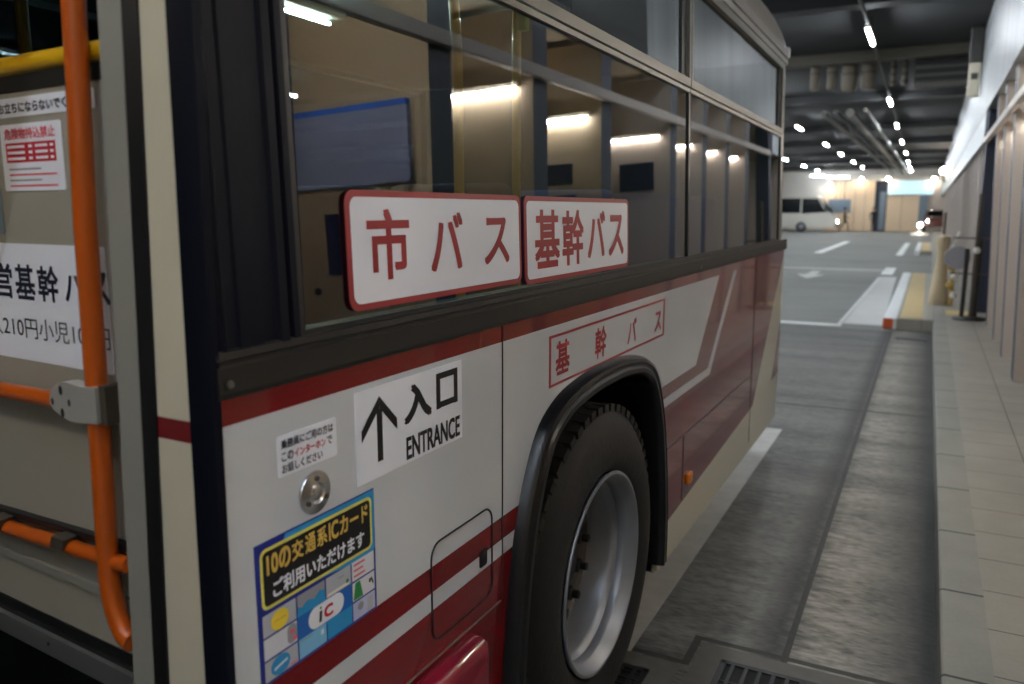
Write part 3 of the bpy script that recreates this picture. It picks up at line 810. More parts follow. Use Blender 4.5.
part('prohibition_sticker', bm, ['sticker', 'pinkink', 'brightred', 'headwhite', 'pinkink'], door)
bm = bm_new(); prism(bm, rrect(-1.36, 1.53, -1.258, 1.60, .004), on_leaf, .0012, 0); part('blue_sticker', bm, 'bluegrey', door)
# forward edge of the doorway, out of the picture
bm = bm_new(); box(bm, -.86, XS, -.66, -.60, .3, 2.48, bev=.008); part('doorway_post', bm, 'blackgloss')
bm = bm_new(); box(bm, -1.2, -.80, -.6, .70, .28, .34); part('door_step', bm, 'innerfloor')
bm = bm_new(); flat(bm, rect(-5.2, 1.34, -.66, 2.38), on_glass, -.004, 0); part('forward_window', bm, 'glass')

# ------------------------------------------------------------------ ground
bm = bm_new(); box(bm, -32, .14, -8, 70, -.10, 0); struct(link('road', bm, 'road'))
bm = bm_new(); box(bm, .2815, 4.2, -8, 66, -.05, .15); struct(link('sidewalk', bm, 'pave'))
bm = bm_new()
prof = [(.135, -.05), (.135, .138), (.138, .146), (.146, .150), (.2815, .150), (.2815, -.05)]
V = [[bm.verts.new((x, y, z)) for x, z in prof] for y in (-8, 66)]
for k in range(len(prof) - 1): bm.faces.new((V[0][k], V[1][k], V[1][k + 1], V[0][k + 1]))
bm.faces.new(V[0]); bm.faces.new(V[1][::-1])
struct(link('kerb', bm, 'kerb'))
def island(y0, y1, xl):
    bm = bm_new(); box(bm, xl, xl + .16, y0, y1, 0, .15, 0, bev=.008); struct(link('kerb_island_edge', bm, 'islekerb'))
    bm = bm_new(); box(bm, xl + .16, .135, y0, y1, 0, .149, 0); struct(link('sidewalk_island', bm, 'islepave'))
    bm = bm_new()
    box(bm, xl + .20, xl + .46, y0 + .12, y1 - .1, .149, .151)
    for k in range(4): box(bm, xl + .225 + k * .06, xl + .25 + k * .06, y0 + .15, y1 - .12, .151, .156)
    struct(link('tactile_path', bm, 'tactile'))
island(11.62, 20.4, -.455); island(31.5, 40, -.40)
bm = bm_new(); box(bm, -.459, -.335, 11.605, 11.66, .01, .148, bev=.01); tag(link('kerb_reflector', bm, 'reflector'), 'orange reflector block on the front corner of the kerb island', 'reflector')
bm = bm_new(); box(bm, .29, .62, 12.3, 12.85, .150, .154); struct(link('tactile_path_crossing', bm, 'tactile'))
def mark(poly, m='line', name='road_marking', z=.003):
    bm = bm_new(); prism(bm, poly, lambda u, v, d: (u, v, d), z); struct(link(name, bm, m))
mark([(-1.03, -1), (-.845, -1), (-.835, 5.84), (-1.03, 5.84)], 'worn_line')
mark([(-1.0, 11.95), (-.475, 11.95), (-.60, 20.8), (-.94, 20.8)], 'pale_conc')
mark([(-1.04, 11.7), (-.985, 11.7), (-.93, 20.6), (-.985, 20.6)])
mark([(-5, 11.62), (-.98, 11.62), (-.98, 11.82), (-5, 11.82)])
mark([(-9, 22.9), (-.85, 22.9), (-.85, 23.2), (-9, 23.2)], 'worn_line')
mark([(-.98, 21.6), (-.72, 21.6), (-.72, 24.2), (-.98, 24.2)])
mark([(-3.75, 31.5), (-3.45, 31.5), (-3.45, 43.5), (-3.75, 43.5)])
mark([(-.98, 31), (-.76, 31), (-.76, 43), (-.98, 43)])
mark([(-2.45, 19.6), (-2.2, 20.8), (-2.42, 20.8), (-2.42, 22.0), (-2.62, 22.0), (-2.62, 20.8), (-2.84, 20.8)], 'worn_line')
# drain grates
def grate(x0, x1, y0, y1, label):
    g = empty('drain_grate', label, 'grate', 'drain grates in the gutter', ((x0 + x1) / 2, (y0 + y1) / 2, 0))
    ox, oy = g.location.x, g.location.y
    def P(name, bm, m): return link(name, bm, m, g)
    hx, hy = (x1 - x0) / 2, (y1 - y0) / 2
    bm = bm_new(); f = .085
    for b in ((-hx - f, hx + f, hy, hy + f), (-hx - f, hx + f, -hy - f, -hy), (-hx - f, -hx, -hy, hy), (hx, hx + f, -hy, hy)): box(bm, *b, -.02, .004)
    P('grate_surround', bm, 'frame_conc')
    bm = bm_new(); box(bm, -hx, hx, -hy, hy, .0005, .0015); P('grate_pit', bm, 'void')
    bm = bm_new()
    for b in ((-hx, hx, hy - .02, hy), (-hx, hx, -hy, -hy + .02), (-hx, -hx + .02, -hy, hy), (hx - .02, hx, -hy, hy)): box(bm, *b, .0, .008)
    P('grate_frame', bm, 'iron')
    n = int((x1 - x0) / .045)
    bm = bm_new()
    for k in range(1, n): box(bm, -hx + (2 * hx) * k / n - .006, -hx + 2 * hx * k / n + .006, -hy + .02, hy - .02, .001, .0075)
    for k in range(1, 4): box(bm, -hx + .02, hx - .02, -hy + 2 * hy * k / 4 - .004, -hy + 2 * hy * k / 4 + .004, .0015, .006)
    P('grate_bars', bm, 'iron')
grate(-.535, -.13, 2.12, 2.63, 'black iron drain grate in the gutter beside the kerb')
grate(-1.15, -.74, 2.30, 2.45, 'black iron drain grate half hidden under the rear tyre')
bm = bm_new(); box(bm, -.27, .08, 10.75, 10.93, .0, .006); tag(link('gutter_slot_drain', bm, 'iron'), 'dark slot drain in the gutter just before the kerb island', 'drain')

# ------------------------------------------------------------------ right hand building
PX = .715
pill_y = [-5.9, -4.7, -3.5, -2.35, -1.2, 0.0, 1.2, 2.39, 3.59, 4.78, 5.97, 7.80, 9.02, 10.16, 11.36]
LEAN = .035
def pillar(y, h=2.9, m=('pillar', 'pillar_end'), dep=1.25, w=.21, lean=LEAN):
    bm = bm_new()
    a, b = y - w / 2, y + w / 2
    top = -lean * h
    P = [(PX, a, .15), (PX, b, .15), (PX + dep, b, .15), (PX + dep, a, .15)]
    T = [(PX + top, a, h), (PX + top, b, h), (PX + dep, b, h), (PX + dep, a, h)]
    V = [bm.verts.new(p) for p in P + T]
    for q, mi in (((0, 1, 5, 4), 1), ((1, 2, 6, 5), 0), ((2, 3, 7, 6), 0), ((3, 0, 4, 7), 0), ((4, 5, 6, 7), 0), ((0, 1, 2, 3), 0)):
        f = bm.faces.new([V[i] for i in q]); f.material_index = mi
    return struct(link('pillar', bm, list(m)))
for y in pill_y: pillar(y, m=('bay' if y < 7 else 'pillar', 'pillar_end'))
y = 14.6
while y < 56:
    pillar(y, 2.52); y += 1.19 if y < 40 else 2.38
# wall behind, soffit, fascia, rail
bm = bm_new(); box(bm, 2.6, 2.7, -8, 66, .15, 4.5); struct(link('wall_right', bm, 'bay'))
bm = bm_new(); box(bm, .78, 2.6, -8, 66, 2.95, 3.0); struct(link('ceiling_soffit', bm, 'bay'))
bm = bm_new(); box(bm, .57, .78, 6.9, 66, 2.90, 4.45); struct(link('wall_right_fascia', bm, 'fascia'))
bm = bm_new(); box(bm, .57, .78, -8, 6.9, 2.90, 4.45); struct(link('wall_right_dark_fascia', bm, 'beam'))  # unseen near stretch, coloured dark to darken the front transom's reflection
bm = bm_new(); box(bm, .565, .62, -8, 12.8, 2.46, 2.535, bev=.006); struct(link('beam_rail', bm, 'pillar'))
bm = bm_new(); box(bm, .575, .66, 12.95, 66, 2.50, 2.90); struct(link('wall_right_lower_fascia', bm, 'lowfascia'))
bm = bm_new(); box(bm, .60, .80, 12.80, 12.95, .15, 2.9, bev=.01); struct(link('pillar_corner', bm, 'pillar_end'))
ORD = ['first', 'second', 'third', 'fourth', 'fifth', 'sixth', 'seventh', 'eighth', 'ninth', 'tenth', 'eleventh', 'twelfth', 'thirteenth', 'fourteenth', 'fifteenth', 'sixteenth']
def tube_lamp_wall(i, y, z=2.36):
    t = empty('wall_tube_lamp', 'added hidden tube lamp brightening the bay of the blue grey notice board' if i == 8 else 'warm white tube lamp on the side of the %s pillar along the sidewalk' % ORD[i], 'lamp', 'tube lamps on the pillars', (.74, y - .105, z))
    bm = bm_new(); box(bm, -.02, .66, -.035, 0, .02, .06, bev=.006); link('lamp_housing', bm, 'beigebox', t)
    bm = bm_new(); tube(bm, [(.0, -.035, .012), (.62, -.035, .012)], .014, 10); link('tube', bm, 'warmtube' if i < 11 else 'warmtube_dim', t)
for i, y in enumerate(pill_y):
    if i == 8: tube_lamp_wall(i, 2.72, 2.62)      # added lamp, hidden by a pillar, to brighten the notice board bay
    else: tube_lamp_wall(i, y, 2.40 if y < 5 else 2.34)
# notice board and cabinets on the pillar sides (seen mirrored in the bus windows)
bm = bm_new(); prism(bm, rrect(.76, 1.80, 1.90, 2.20, .03), lambda u, v, d: (u, 3.478 - d, v), .03, 0); prism(bm, rect(.76, 2.185, 1.90, 2.215), lambda u, v, d: (u, 3.478 - d, v), .036, 1)
tag(link('notice_board', bm, ['bluepanel', 'bluetrim']), 'blue grey notice board with a bright blue top edge on a pillar side', 'board')
bm = bm_new(); box(bm, .80, 1.90, 3.44, 3.479, .2, 1.78, bev=.005); c = link('utility_cabinet', bm, 'bay'); tag(c, 'tall beige utility cabinet under the blue grey notice board', 'cabinet')
bm = bm_new(); lathe(bm, [(.02, 0), (.02, .015), (0, .018)], (1.42, 3.44, 1.24), (0, -1, 0), 16); link('cabinet_lock', bm, 'postdark', c)
bm = bm_new(); box(bm, 1.12, 1.33, 3.43, 3.44, 1.33, 1.66); link('cabinet_vent', bm, 'navy', c)
for (x0, x1, y, z0, z1, lab) in ((.80, 1.12, 4.655, 1.55, 1.72, 'navy wall sign low on the pillar after the notice board'), (.88, 1.12, 5.85, 1.86, 2.02, 'small navy wall sign high on a pillar side'), (.86, 1.06, 5.85, 1.62, 1.78, 'small navy wall sign below another on a pillar side'), (.80, 1.15, 7.675, 1.85, 2.12, 'wide navy wall sign on the pillar before the open row')):
    bm = bm_new(); box(bm, x0, x1, y - .02, y, z0, z1, bev=.004); tag(link('wall_sign', bm, 'navy'), lab, 'sign', 'navy signs on the pillars')

# ------------------------------------------------------------------ ceiling
bm = bm_new(); box(bm, -32, 2.7, -8, 70, 4.5, 4.6); struct(link('ceiling', bm, 'ceil'))
def beam(y, w, z0, m='beam', x0=-32, x1=.57):
    bm = bm_new(); box(bm, x0, x1, y, y + w, z0, 4.5); struct(link('beam', bm, m))
for y in (-4, 4, 31, 38, 45, 52, 59): beam(y, .3, 4.32)
beam(12.2, .35, 4.30)
beam(22.75, .5, 4.315)
bm = bm_new()   # pale flanged girder
box(bm, -32, .57, 16.9, 17.0, 4.34, 4.5); box(bm, -32, .57, 16.82, 17.08, 4.31, 4.34); box(bm, -32, .57, 16.82, 17.08, 4.47, 4.5)
struct(link('beam_girder', bm, 'palebeam'))
# riser pipes in front of the deep beam
for i, (x, r, z0) in enumerate(((-2.26, .085, 3.92), (-1.95, .085, 3.92), (-1.62, .14, 3.87), (-1.27, .14, 3.88))):
    t = empty('riser_pipe', ['thin lagged riser pipe, outermost from the pillars, before the deep beam', 'thin lagged riser pipe beside the two thick ones', 'thick lagged riser pipe next to the thin pair', 'thick lagged riser pipe next to the lamp raceway'][i], 'pipe', 'riser pipes under the ceiling', (x, 17.5, z0))
    bm = bm_new(); tube(bm, [(0, 0, 0), (0, 0, .05), (0, 0, 4.49 - z0)], [r * .8, r, r], 18); link('pipe_lagging', bm, 'pipe', t, True)
    bm = bm_new(); lathe(bm, [(r * 1.12, .30), (r * 1.12, .335)], (0, 0, 0), (0, 0, 1), 18); link('pipe_clip', bm, 'postgrey', t)
for i, x in enumerate((-.84, -.64)):
    t = empty('jointed_riser', ['pale jointed riser pipe nearer the lamp raceway', 'pale jointed riser pipe nearer the louvred duct'][i], 'pipe', 'jointed riser pipes', (x, 17.5, 3.92))
    bm = bm_new(); tube(bm, [(0, 0, 0), (0, 0, .57)], .05, 14); link('pipe_run', bm, 'pipe', t, True)
    for k in range(4):
        bm = bm_new(); tube(bm, [(0, 0, .04 + k * .14), (0, 0, .09 + k * .14)], .066, 14); link('joint_ring', bm, 'duct', t, True)
t = empty('louvred_duct', 'grey louvred air duct hanging beside the fascia before the deep beam', 'duct', None, (-.05, 17.6, 3.90))
bm = bm_new(); box(bm, -.42, .56, -.3, .3, .0, .6); link('duct_casing', bm, 'duct', t)
for k in range(4):
    bm = bm_new(); box(bm, -.41, .55, -.36, -.3, .04 + k * .14, .12 + k * .14, bev=.008); link('louvre', bm, 'beam', t)
# long pipes running away under the ceiling
for i, (x, r, z) in enumerate(((-2.75, .07, 4.12), (-2.45, .05, 4.15), (-2.1, .11, 4.1), (-1.72, .06, 4.15))):
    bm = bm_new(); tube(bm, [(x, 23.4, z), (x * .93, 64, z)], r, 12)
    tag(link('ceiling_pipe', bm, 'duct', smooth=True), ['thick long ceiling pipe farther from the raceway than the others', 'thin long ceiling pipe second from the lamp-free side', 'widest long ceiling pipe running beyond the deep beam', 'long ceiling pipe running closest beside the lamp raceway'][i].replace('closest ', 'just '), 'pipe', 'long pipes under the ceiling')
# lamp raceway and lamps
lampY = [(-6.0, -.98), (.3, -1.0), (7.0, -1.01), (14.0, -1.035), (22.4, -1.10), (28.8, -1.16), (35.6, -1.21), (42.4, -1.24), (50.4, -1.32), (56.5, -1.36), (62, -1.40)]
bm = bm_new(); tube(bm, [(-.96, -8, 4.27), (-1.035, 14, 4.27), (-1.40, 64, 4.27)], .022, 8); tag(link('lamp_raceway', bm, 'palebeam'), 'long thin raceway carrying the lamp row over the kerb lane', 'raceway')
bm = bm_new(); tube(bm, [(-.80, -8, 4.34), (-.80, 12.3, 4.34)], .014, 8); tag(link('ceiling_conduit', bm, 'palebeam'), 'short pale conduit ending beside the first lamp of the raceway', 'conduit')
def ceiling_lamp(x, y, z, lab, grp, L=1.3, m='tube', along='y'):
    t = empty('ceiling_lamp', lab, 'lamp', grp, (x, y, z))
    h = L / 2
    if along == 'y':
        bm = bm_new(); box(bm, -.04, .04, -h, h, .012, .06, bev=.008); link('lamp_housing', bm, 'beigebox', t)
        bm = bm_new(); tube(bm, [(0, -h + .02, 0), (0, h - .02, 0)], .02, 10); link('tube', bm, m, t)
    else:
        bm = bm_new(); box(bm, -h, h, -.04, .04, .012, .06, bev=.008); link('lamp_housing', bm, 'beigebox', t)
        bm = bm_new(); tube(bm, [(-h + .02, 0, 0), (h - .02, 0, 0)], .02, 10); link('tube', bm, m, t)
    bm = bm_new(); tube(bm, [(0, 0, .055), (0, 0, 4.5 - z)], .008, 6); link('hanger', bm, 'postgrey', t)
for i, (y, x) in enumerate(lampY):
    ceiling_lamp(x, y, 4.2, '%s bright tube lamp along the raceway over the kerb lane, counting towards the far wall' % ORD[i], 'lamps on the kerb lane raceway')
RB = [-5.0, 1.0, 7.2, 14.2, 21.2, 28.1, 35.7, 41.8, 49, 55.5]
for r, (x0, nm) in enumerate(((-4.02, 'second'), (-7.05, 'third'), (-10.2, 'fourth'), (-13.4, 'fifth'))):
    for i, y in enumerate(RB):
        if r >= 1 and y < 7: continue
        ceiling_lamp(x0, y + (3.1 if r == 1 else 0), 4.2, '%s tube lamp of the %s ceiling row out from the pillars' % (ORD[i], nm), 'lamps of the %s ceiling row' % nm)
for i, (x, y) in enumerate(((-7.6, 63.5), (-6.2, 63.8), (-6.0, 60))):
    ceiling_lamp(x, y, 4.05 - .12 * i, ['crosswise tube lamp near the far wall, the shortest of three', 'crosswise tube lamp near the far wall, lowest and longest of three', 'crosswise tube lamp hanging before the other two at the far wall'][i], 'crosswise lamps by the far wall', [1.0, 1.5, 1.2][i], 'tube_far', 'x')
# added unseen lamps behind the viewer, there to brighten the bus side
for i, y in enumerate((-6.2, -4.2, -2.2, -.6)):
    ceiling_lamp(.10, y, 4.2, '%s of the added tube lamps behind the viewer that brighten the bus side' % ORD[i], 'added lamps behind the viewer', 1.3, 'tube_added')
t = empty_lamp = None
bm = bm_new(); box(bm, -1.75, -1.25, -.15, .05, 2.375, 2.40, bev=.006); o = part('doorway_lamp', bm, 'inner')
bm = bm_new(); box(bm, -1.72, -1.28, -.13, .03, 2.366, 2.375); part('doorway_lamp_lens', bm, 'doorlamp', o)
# loudspeaker box on the fascia
t = empty('hanging_speaker', 'beige box with a black square hanging beside the bright fascia', 'speaker', None, (.46, 15.5, 3.40))
bm = bm_new(); box(bm, -.085, .085, -.1, .1, 0, .52, bev=.015); link('speaker_case', bm, 'beigebox', t)
bm = bm_new(); box(bm, -.05, .05, -.112, -.1, .26, .36, bev=.003); link('speaker_grille', bm, 'postdark', t)
bm = bm_new(); box(bm, -.10, .10, -.05, .12, .52, 1.10, bev=.02); link('speaker_mount', bm, 'postdark', t)

# ------------------------------------------------------------------ sidewalk furniture
t = empty('bus_stop_stand', 'grey bus stop stand with a round plate on a dark base by the sidewalk pillars', 'stand', None, (.545, 11.95, .15))
bm = bm_new(); lathe(bm, [(.0, 0), (.20, 0), (.21, .012), (.19, .03), (.05, .045), (0, .046)], (0, 0, 0), (0, 0, 1), 32); link('stand_base', bm, 'postdark', t, True)
bm = bm_new(); tube(bm, [(.02, 0, .04), (.02, 0, 1.62)], .028, 14); link('pole', bm, 'postgrey', t, True)
bm = bm_new(); tube(bm, [(-.085, 0, .04), (-.085, 0, .92)], [.026, .026], 12); link('pole', bm, 'postdark', t, True)
bm = bm_new(); tube(bm, [(.06, .04, .04), (.06, .04, 1.08)], .03, 12); link('pole', bm, 'postdark', t, True)
bm = bm_new(); lathe(bm, [(0, -.012), (.15, -.012), (.155, 0), (.15, .012), (0, .012)], (-.19, .05, .80), (0, -1, 0), 36); link('round_plate', bm, 'plategrey', t, True)
for z in (1.06, .60):
    bm = bm_new(); tube(bm, [(-.26, 0, z), (.25, 0, z - .01)], .010, 8); link('cross_bar', bm, 'postgrey', t, True)
bm = bm_new(); bmesh.ops.create_uvsphere(bm, u_segments=14, v_segments=10, radius=.045, matrix=Matrix.Translation((.02, -.01, .90))); link('finial', bm, 'softwhite', t, True)
t = empty('wrapped_sign', 'tan canvas covered post flaring at the foot on the kerb island', 'wrapped post', None, (.20, 13.7, .15))
bm = bm_new(); lathe(bm, [(0, 0), (.125, .0), (.14, .03), (.12, .20), (.10, .40), (.075, .62), (.07, .80), (.10, .92), (.085, 1.02), (0, 1.06)], (0, 0, 0), (0, 0, 1), 20); link('canvas_cover', bm, 'canvas', t, True)
bm = bm_new(); tube(bm, [(.09, -.02, .68), (.14, -.03, .86), (.20, -.03, 1.10)], .02, 10); link('cover_strap', bm, 'softwhite', t, True)
bm = bm_new(); tube(bm, [(0, 0, .2), (.0, 0, 1.38)], .018, 10); link('post', bm, 'postgrey', t, True)
t = empty('chain_post', 'short gold and pale chain post standing beside the canvas covered post', 'post', None, (.36, 13.6, .15))
bm = bm_new(); tube(bm, [(0, 0, 0), (0, 0, .70)], .03, 12); link('post_tube', bm, 'gold', t, True)
for k in range(4):
    bm = bm_new(); bmesh.ops.create_uvsphere(bm, u_segments=10, v_segments=8, radius=.055, matrix=Matrix.Translation((.03 * (-1) ** k, -.02, .16 + k * .14))); link('chain_link', bm, 'gold' if k % 2 else 'softwhite', t, True)

# ------------------------------------------------------------------ far end of the hall
bm = bm_new(); box(bm, -32, 3, 66, 66.4, 3.72, 4.5); struct(link('wall_back', bm, 'whitewall'))
bm = bm_new(); box(bm, -32, -7.2, 66, 66.4, 0, 3.72); struct(link('wall_back_lower', bm, 'whitewall'))
bm = bm_new(); box(bm, -32.2, -32, -8, 66, 0, 4.5); struct(link('wall_left', bm, 'beam'))
bm = bm_new(); box(bm, -32, 3, -8.3, -8, 0, 4.5); struct(link('wall_front', bm, 'beam'))
hx = [-7.2, -6.2, -5.15, -4.45, -3.78]
for i in range(4):
    bm = bm_new(); box(bm, hx[i] + .015, hx[i + 1] - .015, 66.0, 66.1, 0, 3.70, bev=.01); o = link('hoarding_panel', bm, 'hoard')
    tag(o, ['tan hoarding panel directly behind the white coach nose', 'tan hoarding panel behind the blue grey hanging sign', 'tan hoarding panel between the hanging sign and the dark doorway, wider seam', 'tan hoarding panel touching the dark doorway'][i], 'panel', 'tan hoarding panels on the far wall')
bm = bm_new(); box(bm, -3.78, -2.97, 66.2, 66.3, 0, 3.70); struct(link('door_1', bm, 'darkdoor'))
bm = bm_new(); box(bm, -3.45, -3.05, 66.14, 66.2, .1, 2.9); o = link('glass_panel', bm, 'bluegrey'); struct(o); o.name = 'door_1_pane'
for i, (a, b) in enumerate(((-2.95, -1.95), (-1.95, -.78))):
    bm = bm_new(); box(bm, a + .012, b - .012, 66.0, 66.1, 0, 2.62, bev=.01); tag(link('shutter_panel', bm, 'hoard'), ['pale tan shutter panel under the lit sign, doorway side', 'pale tan shutter panel under the lit sign, pillar side'][i], 'panel', 'tan shutter panels below the lit sign')
t = empty('lit_shop_sign', 'bright white and cyan lit sign above the tan shutter panels', 'sign', None, (-1.4, 65.9, 2.66))
bm = bm_new(); box(bm, -1.55, 1.5, 0, .2, 0, 1.06, bev=.02); link('sign_case', bm, 'softwhite', t)
bm = bm_new(); box(bm, -1.5, 1.45, -.02, 0, .05, 1.0); link('sign_face', bm, 'shopsign', t)
bm = bm_new(); box(bm, -.76, -.24, 65.7, 66.2, 0, 2.64); struct(link('pillar_grey', bm, 'bluegrey'))
bm = bm_new(); box(bm, -.24, 2.6, 66.0, 66.2, 0, 3.72); struct(link('wall_back_brown', bm, 'pillar'))
bm = bm_new(); box(bm, -6.85, -5.3, 64.6, 64.7, 1.35, 2.35, bev=.02); o = link('hanging_sign', bm, 'bluegrey'); tag(o, 'blue grey rectangular sign hanging in front of the tan hoarding', 'sign')
bm = bm_new(); box(bm, -6.4, -6.36, 64.63, 64.67, 2.3, 3.7); box(bm, -5.8, -5.76, 64.63, 64.67, 2.3, 3.7); link('sign_hanger', bm, 'postdark', o)
for i, (x, z) in enumerate(((-6.9, 3.45), (-4.75, 3.85), (-2.95, 3.85), (.05, 3.8))):
    t = empty('wall_spot_lamp', ['small spot lamp above the white coach', 'small spot lamp above the tan hoarding', 'small spot lamp at the doorway end of the lit sign', 'small spot lamp at the pillar end of the lit sign'][i], 'lamp', 'spot lamps on the far wall', (x, 65.6, z))
    bm = bm_new(); lathe(bm, [(.16, 0), (.15, .12), (.06, .2), (0, .2)], (0, 0, 0), (0, .4, 1), 16); link('lamp_shade', bm, 'postgrey', t, True)
    bm = bm_new(); bmesh.ops.create_uvsphere(bm, u_segments=12, v_segments=8, radius=.12); link('bulb', bm, 'spot', t, True)
    bm = bm_new(); tube(bm, [(0, 0, .15), (0, .45, .2)], .02, 8); link('arm', bm, 'postgrey', t)
# round lamp and bright street sign by the sidewalk end
t = empty('globe_lamp', 'white globe lamp on a bracket at the far end of the fascia', 'lamp', None, (.42, 45, 3.45))
bm = bm_new(); bmesh.ops.create_uvsphere(bm, u_segments=16, v_segments=12, radius=.16); link('globe', bm, 'spot', t, True)
bm = bm_new(); tube(bm, [(0, 0, -.1), (.0, 0, -.45), (.10, 0, -.5)], .06, 8); link('bracket', bm, 'postgrey', t)
t = empty('low_sign_lamp', 'low bright white lamp on a stand before the grey pillar', 'lamp', None, (-.55, 58, 0))
bm = bm_new(); lathe(bm, [(0, 0), (.55, 0), (.5, .05), (.12, .16), (.06, .5), (0, .5)], (0, 0, 0), (0, 0, 1), 20); link('stand_foot', bm, 'softwhite', t, True)
bm = bm_new(); bmesh.ops.create_uvsphere(bm, u_segments=14, v_segments=10, radius=.13, matrix=Matrix.Translation((0, 0, .62))); link('bulb', bm, 'spot', t, True)

# white coach
def coach():
    t = empty('white_coach', 'white minibus with black windows parked across the far end of the hall', 'minibus', None, (-9.45, 61.5, 0))
    L, H = 3.6, 2.62
    prof = [(-3.6, .32), (3.35, .32), (3.55, .55), (3.55, .95), (3.25, 1.25), (2.95, 1.42), (2.35, 2.42), (2.1, 2.58), (-3.4, 2.62), (-3.6, 2.45)]
    bm = bm_new(); prism(bm, prof, lambda u, v, d: (u, d, v), 2.0); link('coach_body', bm, 'coach', t)
    bm = bm_new(); prism(bm, [(-3.45, 1.35), (1.05, 1.35), (1.05, 2.42), (-3.45, 2.42)], lambda u, v, d: (u, -.012 + d, v), .01); link('side_glazing', bm, 'coachglass', t)
    bm = bm_new(); prism(bm, [(1.15, 1.30), (2.75, 1.42), (2.22, 2.36), (1.15, 2.40)], lambda u, v, d: (u, -.012 + d, v), .01); link('cab_glazing', bm, 'coachglass', t)
    bm = bm_new(); V = [bm.verts.new(p) for p in ((2.97, .15, 1.43), (2.97, 1.85, 1.43), (2.39, 1.85, 2.40), (2.39, .15, 2.40))]; bm.faces.new(V)
    for v in V: v.co.x += .02
    link('windscreen', bm, 'coachglass', t)
    for x in (1.15, -2.6):
        bm = bm_new(); lathe(bm, [(.0, -.06), (.10, -.06), (.20, -.03), (.22, -.02), (.34, -.02), (.36, .02), (.36, .2), (0, .2)], (x, -.02, .36), (0, 1, 0), 28); w = link('wheel', bm, 'tyre', t, True)
        bm = bm_new(); lathe(bm, [(0, -.075), (.08, -.075), (.19, -.04), (.20, -.03)], (x, -.02, .36), (0, 1, 0), 24); link('wheel_cover', bm, 'steel', w, True)
    bm = bm_new(); bmesh.ops.create_uvsphere(bm, u_segments=12, v_segments=8, radius=.11, matrix=Matrix.Translation((3.52, .3, .75))); link('headlamp', bm, 'headlamp', t, True)
    bm = bm_new(); box(bm, 2.7, 2.85, -.28, -.12, 1.5, 1.85, bev=.03); link('wing_mirror', bm, 'postdark', t)
    bm = bm_new(); box(bm, 3.5, 3.62, .1, 1.9, .36, .60, bev=.03); link('front_bumper', bm, 'postgrey', t)
coach()
# dark red car on the sidewalk side
t = empty('parked_car', 'dark red car with a lit headlamp beyond the sidewalk at the far wall', 'car', None, (.35, 60.2, .15))
bm = bm_new()
secs = [(-.6, .35, .75), (-.3, .30, .92), (.6, .3, .98), (1.1, .3, 1.40), (2.4, .3, 1.45), (3.2, .3, 1.0), (3.6, .4, .9)]
V = []
for y, z0, z1 in secs:
    V.append([bm.verts.new(p) for p in ((-.75, y, z0), (-.78, y, (z0 + min(z1, .95)) / 2), (-.60 if z1 > 1.1 else -.70, y, z1), (.60 if z1 > 1.1 else .70, y, z1), (.78, y, (z0 + min(z1, .95)) / 2), (.75, y, z0))])
for i in range(len(V) - 1):
    for k in range(6): bm.faces.new((V[i][k], V[i][(k + 1) % 6], V[i + 1][(k + 1) % 6], V[i + 1][k]))
bm.faces.new(V[0]); bm.faces.new(V[-1][::-1])
link('car_body', bm, 'cardark', t, True)
bm = bm_new(); W = [bm.verts.new(p) for p in ((-.55, .63, 1.02), (.55, .63, 1.02), (.5, 1.04, 1.36), (-.5, 1.04, 1.36))]; bm.faces.new(W); link('windscreen', bm, 'coachglass', t)
for x in (-.5, .5):
    bm = bm_new(); bmesh.ops.create_uvsphere(bm, u_segments=12, v_segments=8, radius=.12, matrix=Matrix.Translation((x, -.5, .68))); link('headlamp', bm, 'headlamp' , t, True)
for x in (-.70, .70):
    for y in (.2, 2.8):
        bm = bm_new(); lathe(bm, [(0, -.1), (.28, -.1), (.3, -.06), (.3, .06), (.28, .1), (0, .1)], (x, y, .30), (1, 0, 0), 20); link('wheel', bm, 'tyre', t, True)

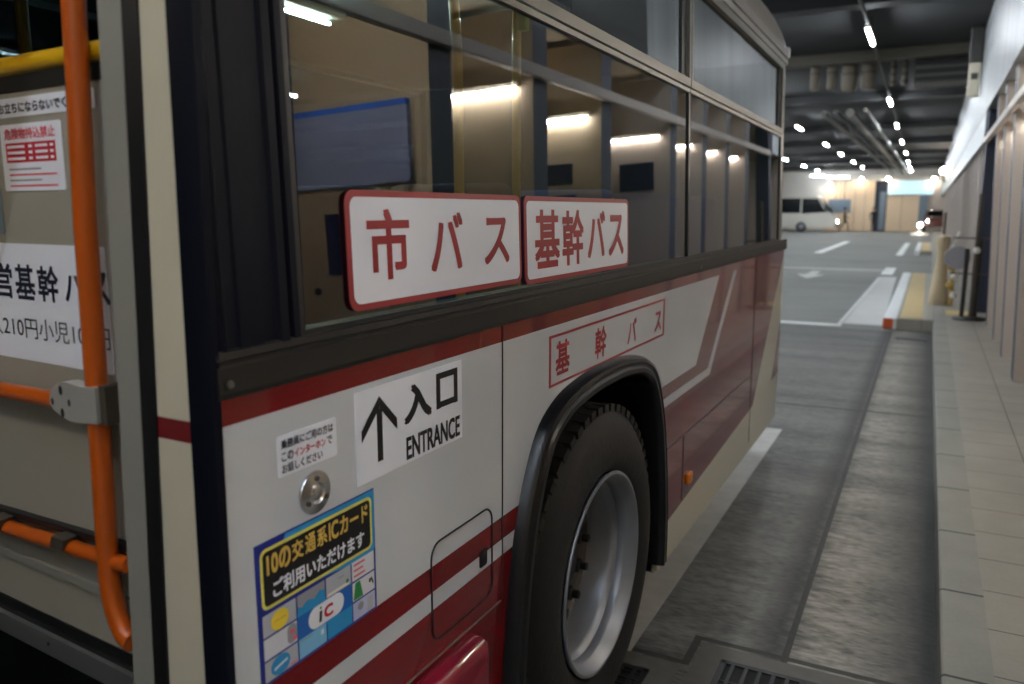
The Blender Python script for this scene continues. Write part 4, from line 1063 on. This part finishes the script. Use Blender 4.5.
# people: one continuous skinned body each
def person(name, loc, label, pose, top, face):
    legs = pose
    J = {'pel': (0, 0, .92), 'waist': (0, .0, 1.08), 'chest': (0, -.01, 1.32), 'neck': (0, 0, 1.47), 'head0': (0, -.015, 1.54), 'head1': (0, -.015, 1.66),
         'hipL': (.09, 0, .88), 'hipR': (-.09, 0, .88), 'shL': (.18, 0, 1.40), 'shR': (-.18, 0, 1.40)}
    J.update(legs)
    E_ = [('pel', 'waist', ), ('waist', 'chest'), ('chest', 'neck'), ('neck', 'head0'), ('head0', 'head1'), ('pel', 'hipL'), ('pel', 'hipR'), ('hipL', 'knL'), ('knL', 'anL'), ('anL', 'toL'), ('hipR', 'knR'), ('knR', 'anR'), ('anR', 'toR'),
          ('chest', 'shL'), ('chest', 'shR'), ('shL', 'elL'), ('elL', 'wrL'), ('wrL', 'haL'), ('shR', 'elR'), ('elR', 'wrR'), ('wrR', 'haR')]
    Rr = {'pel': .14, 'waist': .125, 'chest': .15, 'neck': .055, 'head0': .085, 'head1': .095, 'hip': .09, 'kn': .06, 'an': .042, 'to': .035, 'sh': .065, 'el': .045, 'wr': .032, 'ha': .035}
    ks = list(J); me = bpy.data.meshes.new(name)
    me.from_pydata([J[k] for k in ks], [(ks.index(a), ks.index(b)) for a, b in E_], [])
    ob = bpy.data.objects.new(name, me); COL.objects.link(ob)
    sk = ob.modifiers.new('s', 'SKIN'); ob.modifiers.new('u', 'SUBSURF').levels = 1
    for i, k in enumerate(ks):
        r = Rr.get(k) or Rr[k[:2]] if k not in ('hipL', 'hipR') else .09
        me.skin_vertices[0].data[i].radius = (r, r * .85)
        me.skin_vertices[0].data[i].use_root = (k == 'pel')
    dg = bpy.context.evaluated_depsgraph_get(); m2 = bpy.data.meshes.new_from_object(ob.evaluated_get(dg))
    bpy.data.objects.remove(ob)
    for mm in (top, 'clothdark', 'skin'): m2.materials.append(M[mm])
    for p in m2.polygons:
        z = p.center.z; p.use_smooth = True
        p.material_index = 2 if z > 1.47 else (0 if z > .90 else 1)
    o = bpy.data.objects.new(name, m2); COL.objects.link(o); o.location = loc; o.rotation_euler = (0, 0, face)
    tag(o, label, 'person')
    bm = bm_new(); bmesh.ops.create_uvsphere(bm, u_segments=14, v_segments=10, radius=.115, matrix=Matrix.Translation((0, .025, 1.66)) @ Matrix.Scale(1.1, 4, (0, 0, 1)))
    link('hair', bm, 'postdark', o, True)
    return o
walk = {'knL': (.09, -.22, .50), 'anL': (.09, -.25, .10), 'toL': (.09, -.38, .05), 'knR': (-.09, .06, .48), 'anR': (-.09, .36, .16), 'toR': (-.09, .30, .04), 'elL': (.24, .12, 1.14), 'wrL': (.24, .10, .92), 'haL': (.24, .07, .84), 'elR': (-.24, -.10, 1.14), 'wrR': (-.23, -.24, .96), 'haR': (-.22, -.30, .90)}
stand = {'knL': (.10, -.02, .50), 'anL': (.10, .02, .10), 'toL': (.11, -.12, .04), 'knR': (-.10, -.02, .50), 'anR': (-.10, .02, .10), 'toR': (-.11, -.12, .04), 'elL': (.25, .03, 1.14), 'wrL': (.22, -.10, .98), 'haL': (.20, -.15, .92), 'elR': (-.25, .03, 1.14), 'wrR': (-.24, -.03, .90), 'haR': (-.24, -.05, .82)}
person('person', (-5.6, 64.1, 0), 'person in brown top striding past under the blue grey hanging sign', walk, 'clothgrey', PI / 2)
person('person', (-3.62, 63.5, 0), 'person in dark clothes standing at the dark doorway', stand, 'clothdark', .3)

# ------------------------------------------------------------------ light, camera, view
W = bpy.data.worlds.new('hall_air'); S.world = W; W.use_nodes = True
W.node_tree.nodes['Background'].inputs[0].default_value = lin((150, 160, 175)); W.node_tree.nodes['Background'].inputs[1].default_value = .05

H, F = 1.566, 796.0
phi = math.atan2(132, F); th = math.atan2(419 * math.cos(phi), F)
cam = bpy.data.cameras.new('camera'); co = bpy.data.objects.new('camera', cam); COL.objects.link(co)
co.location = (0, 0, H); co.rotation_euler = (PI / 2 - phi, 0, th)
cam.sensor_fit = 'HORIZONTAL'; cam.sensor_width = 36; cam.lens = F / 1024 * 36
cam.clip_start = .02; cam.clip_end = 300
cam.dof.use_dof = True; cam.dof.focus_distance = 1.80; cam.dof.aperture_fstop = 3.2
S.camera = co
S.view_settings.view_transform = 'Standard'; S.view_settings.look = 'None'; S.view_settings.gamma = 1
S.view_settings.use_curve_mapping = False; S.view_settings.exposure = 2.15
S.cycles.use_denoising = True
S.cycles.max_bounces = 8; S.cycles.transparent_max_bounces = 16
S.cycles.sample_clamp_indirect = 6
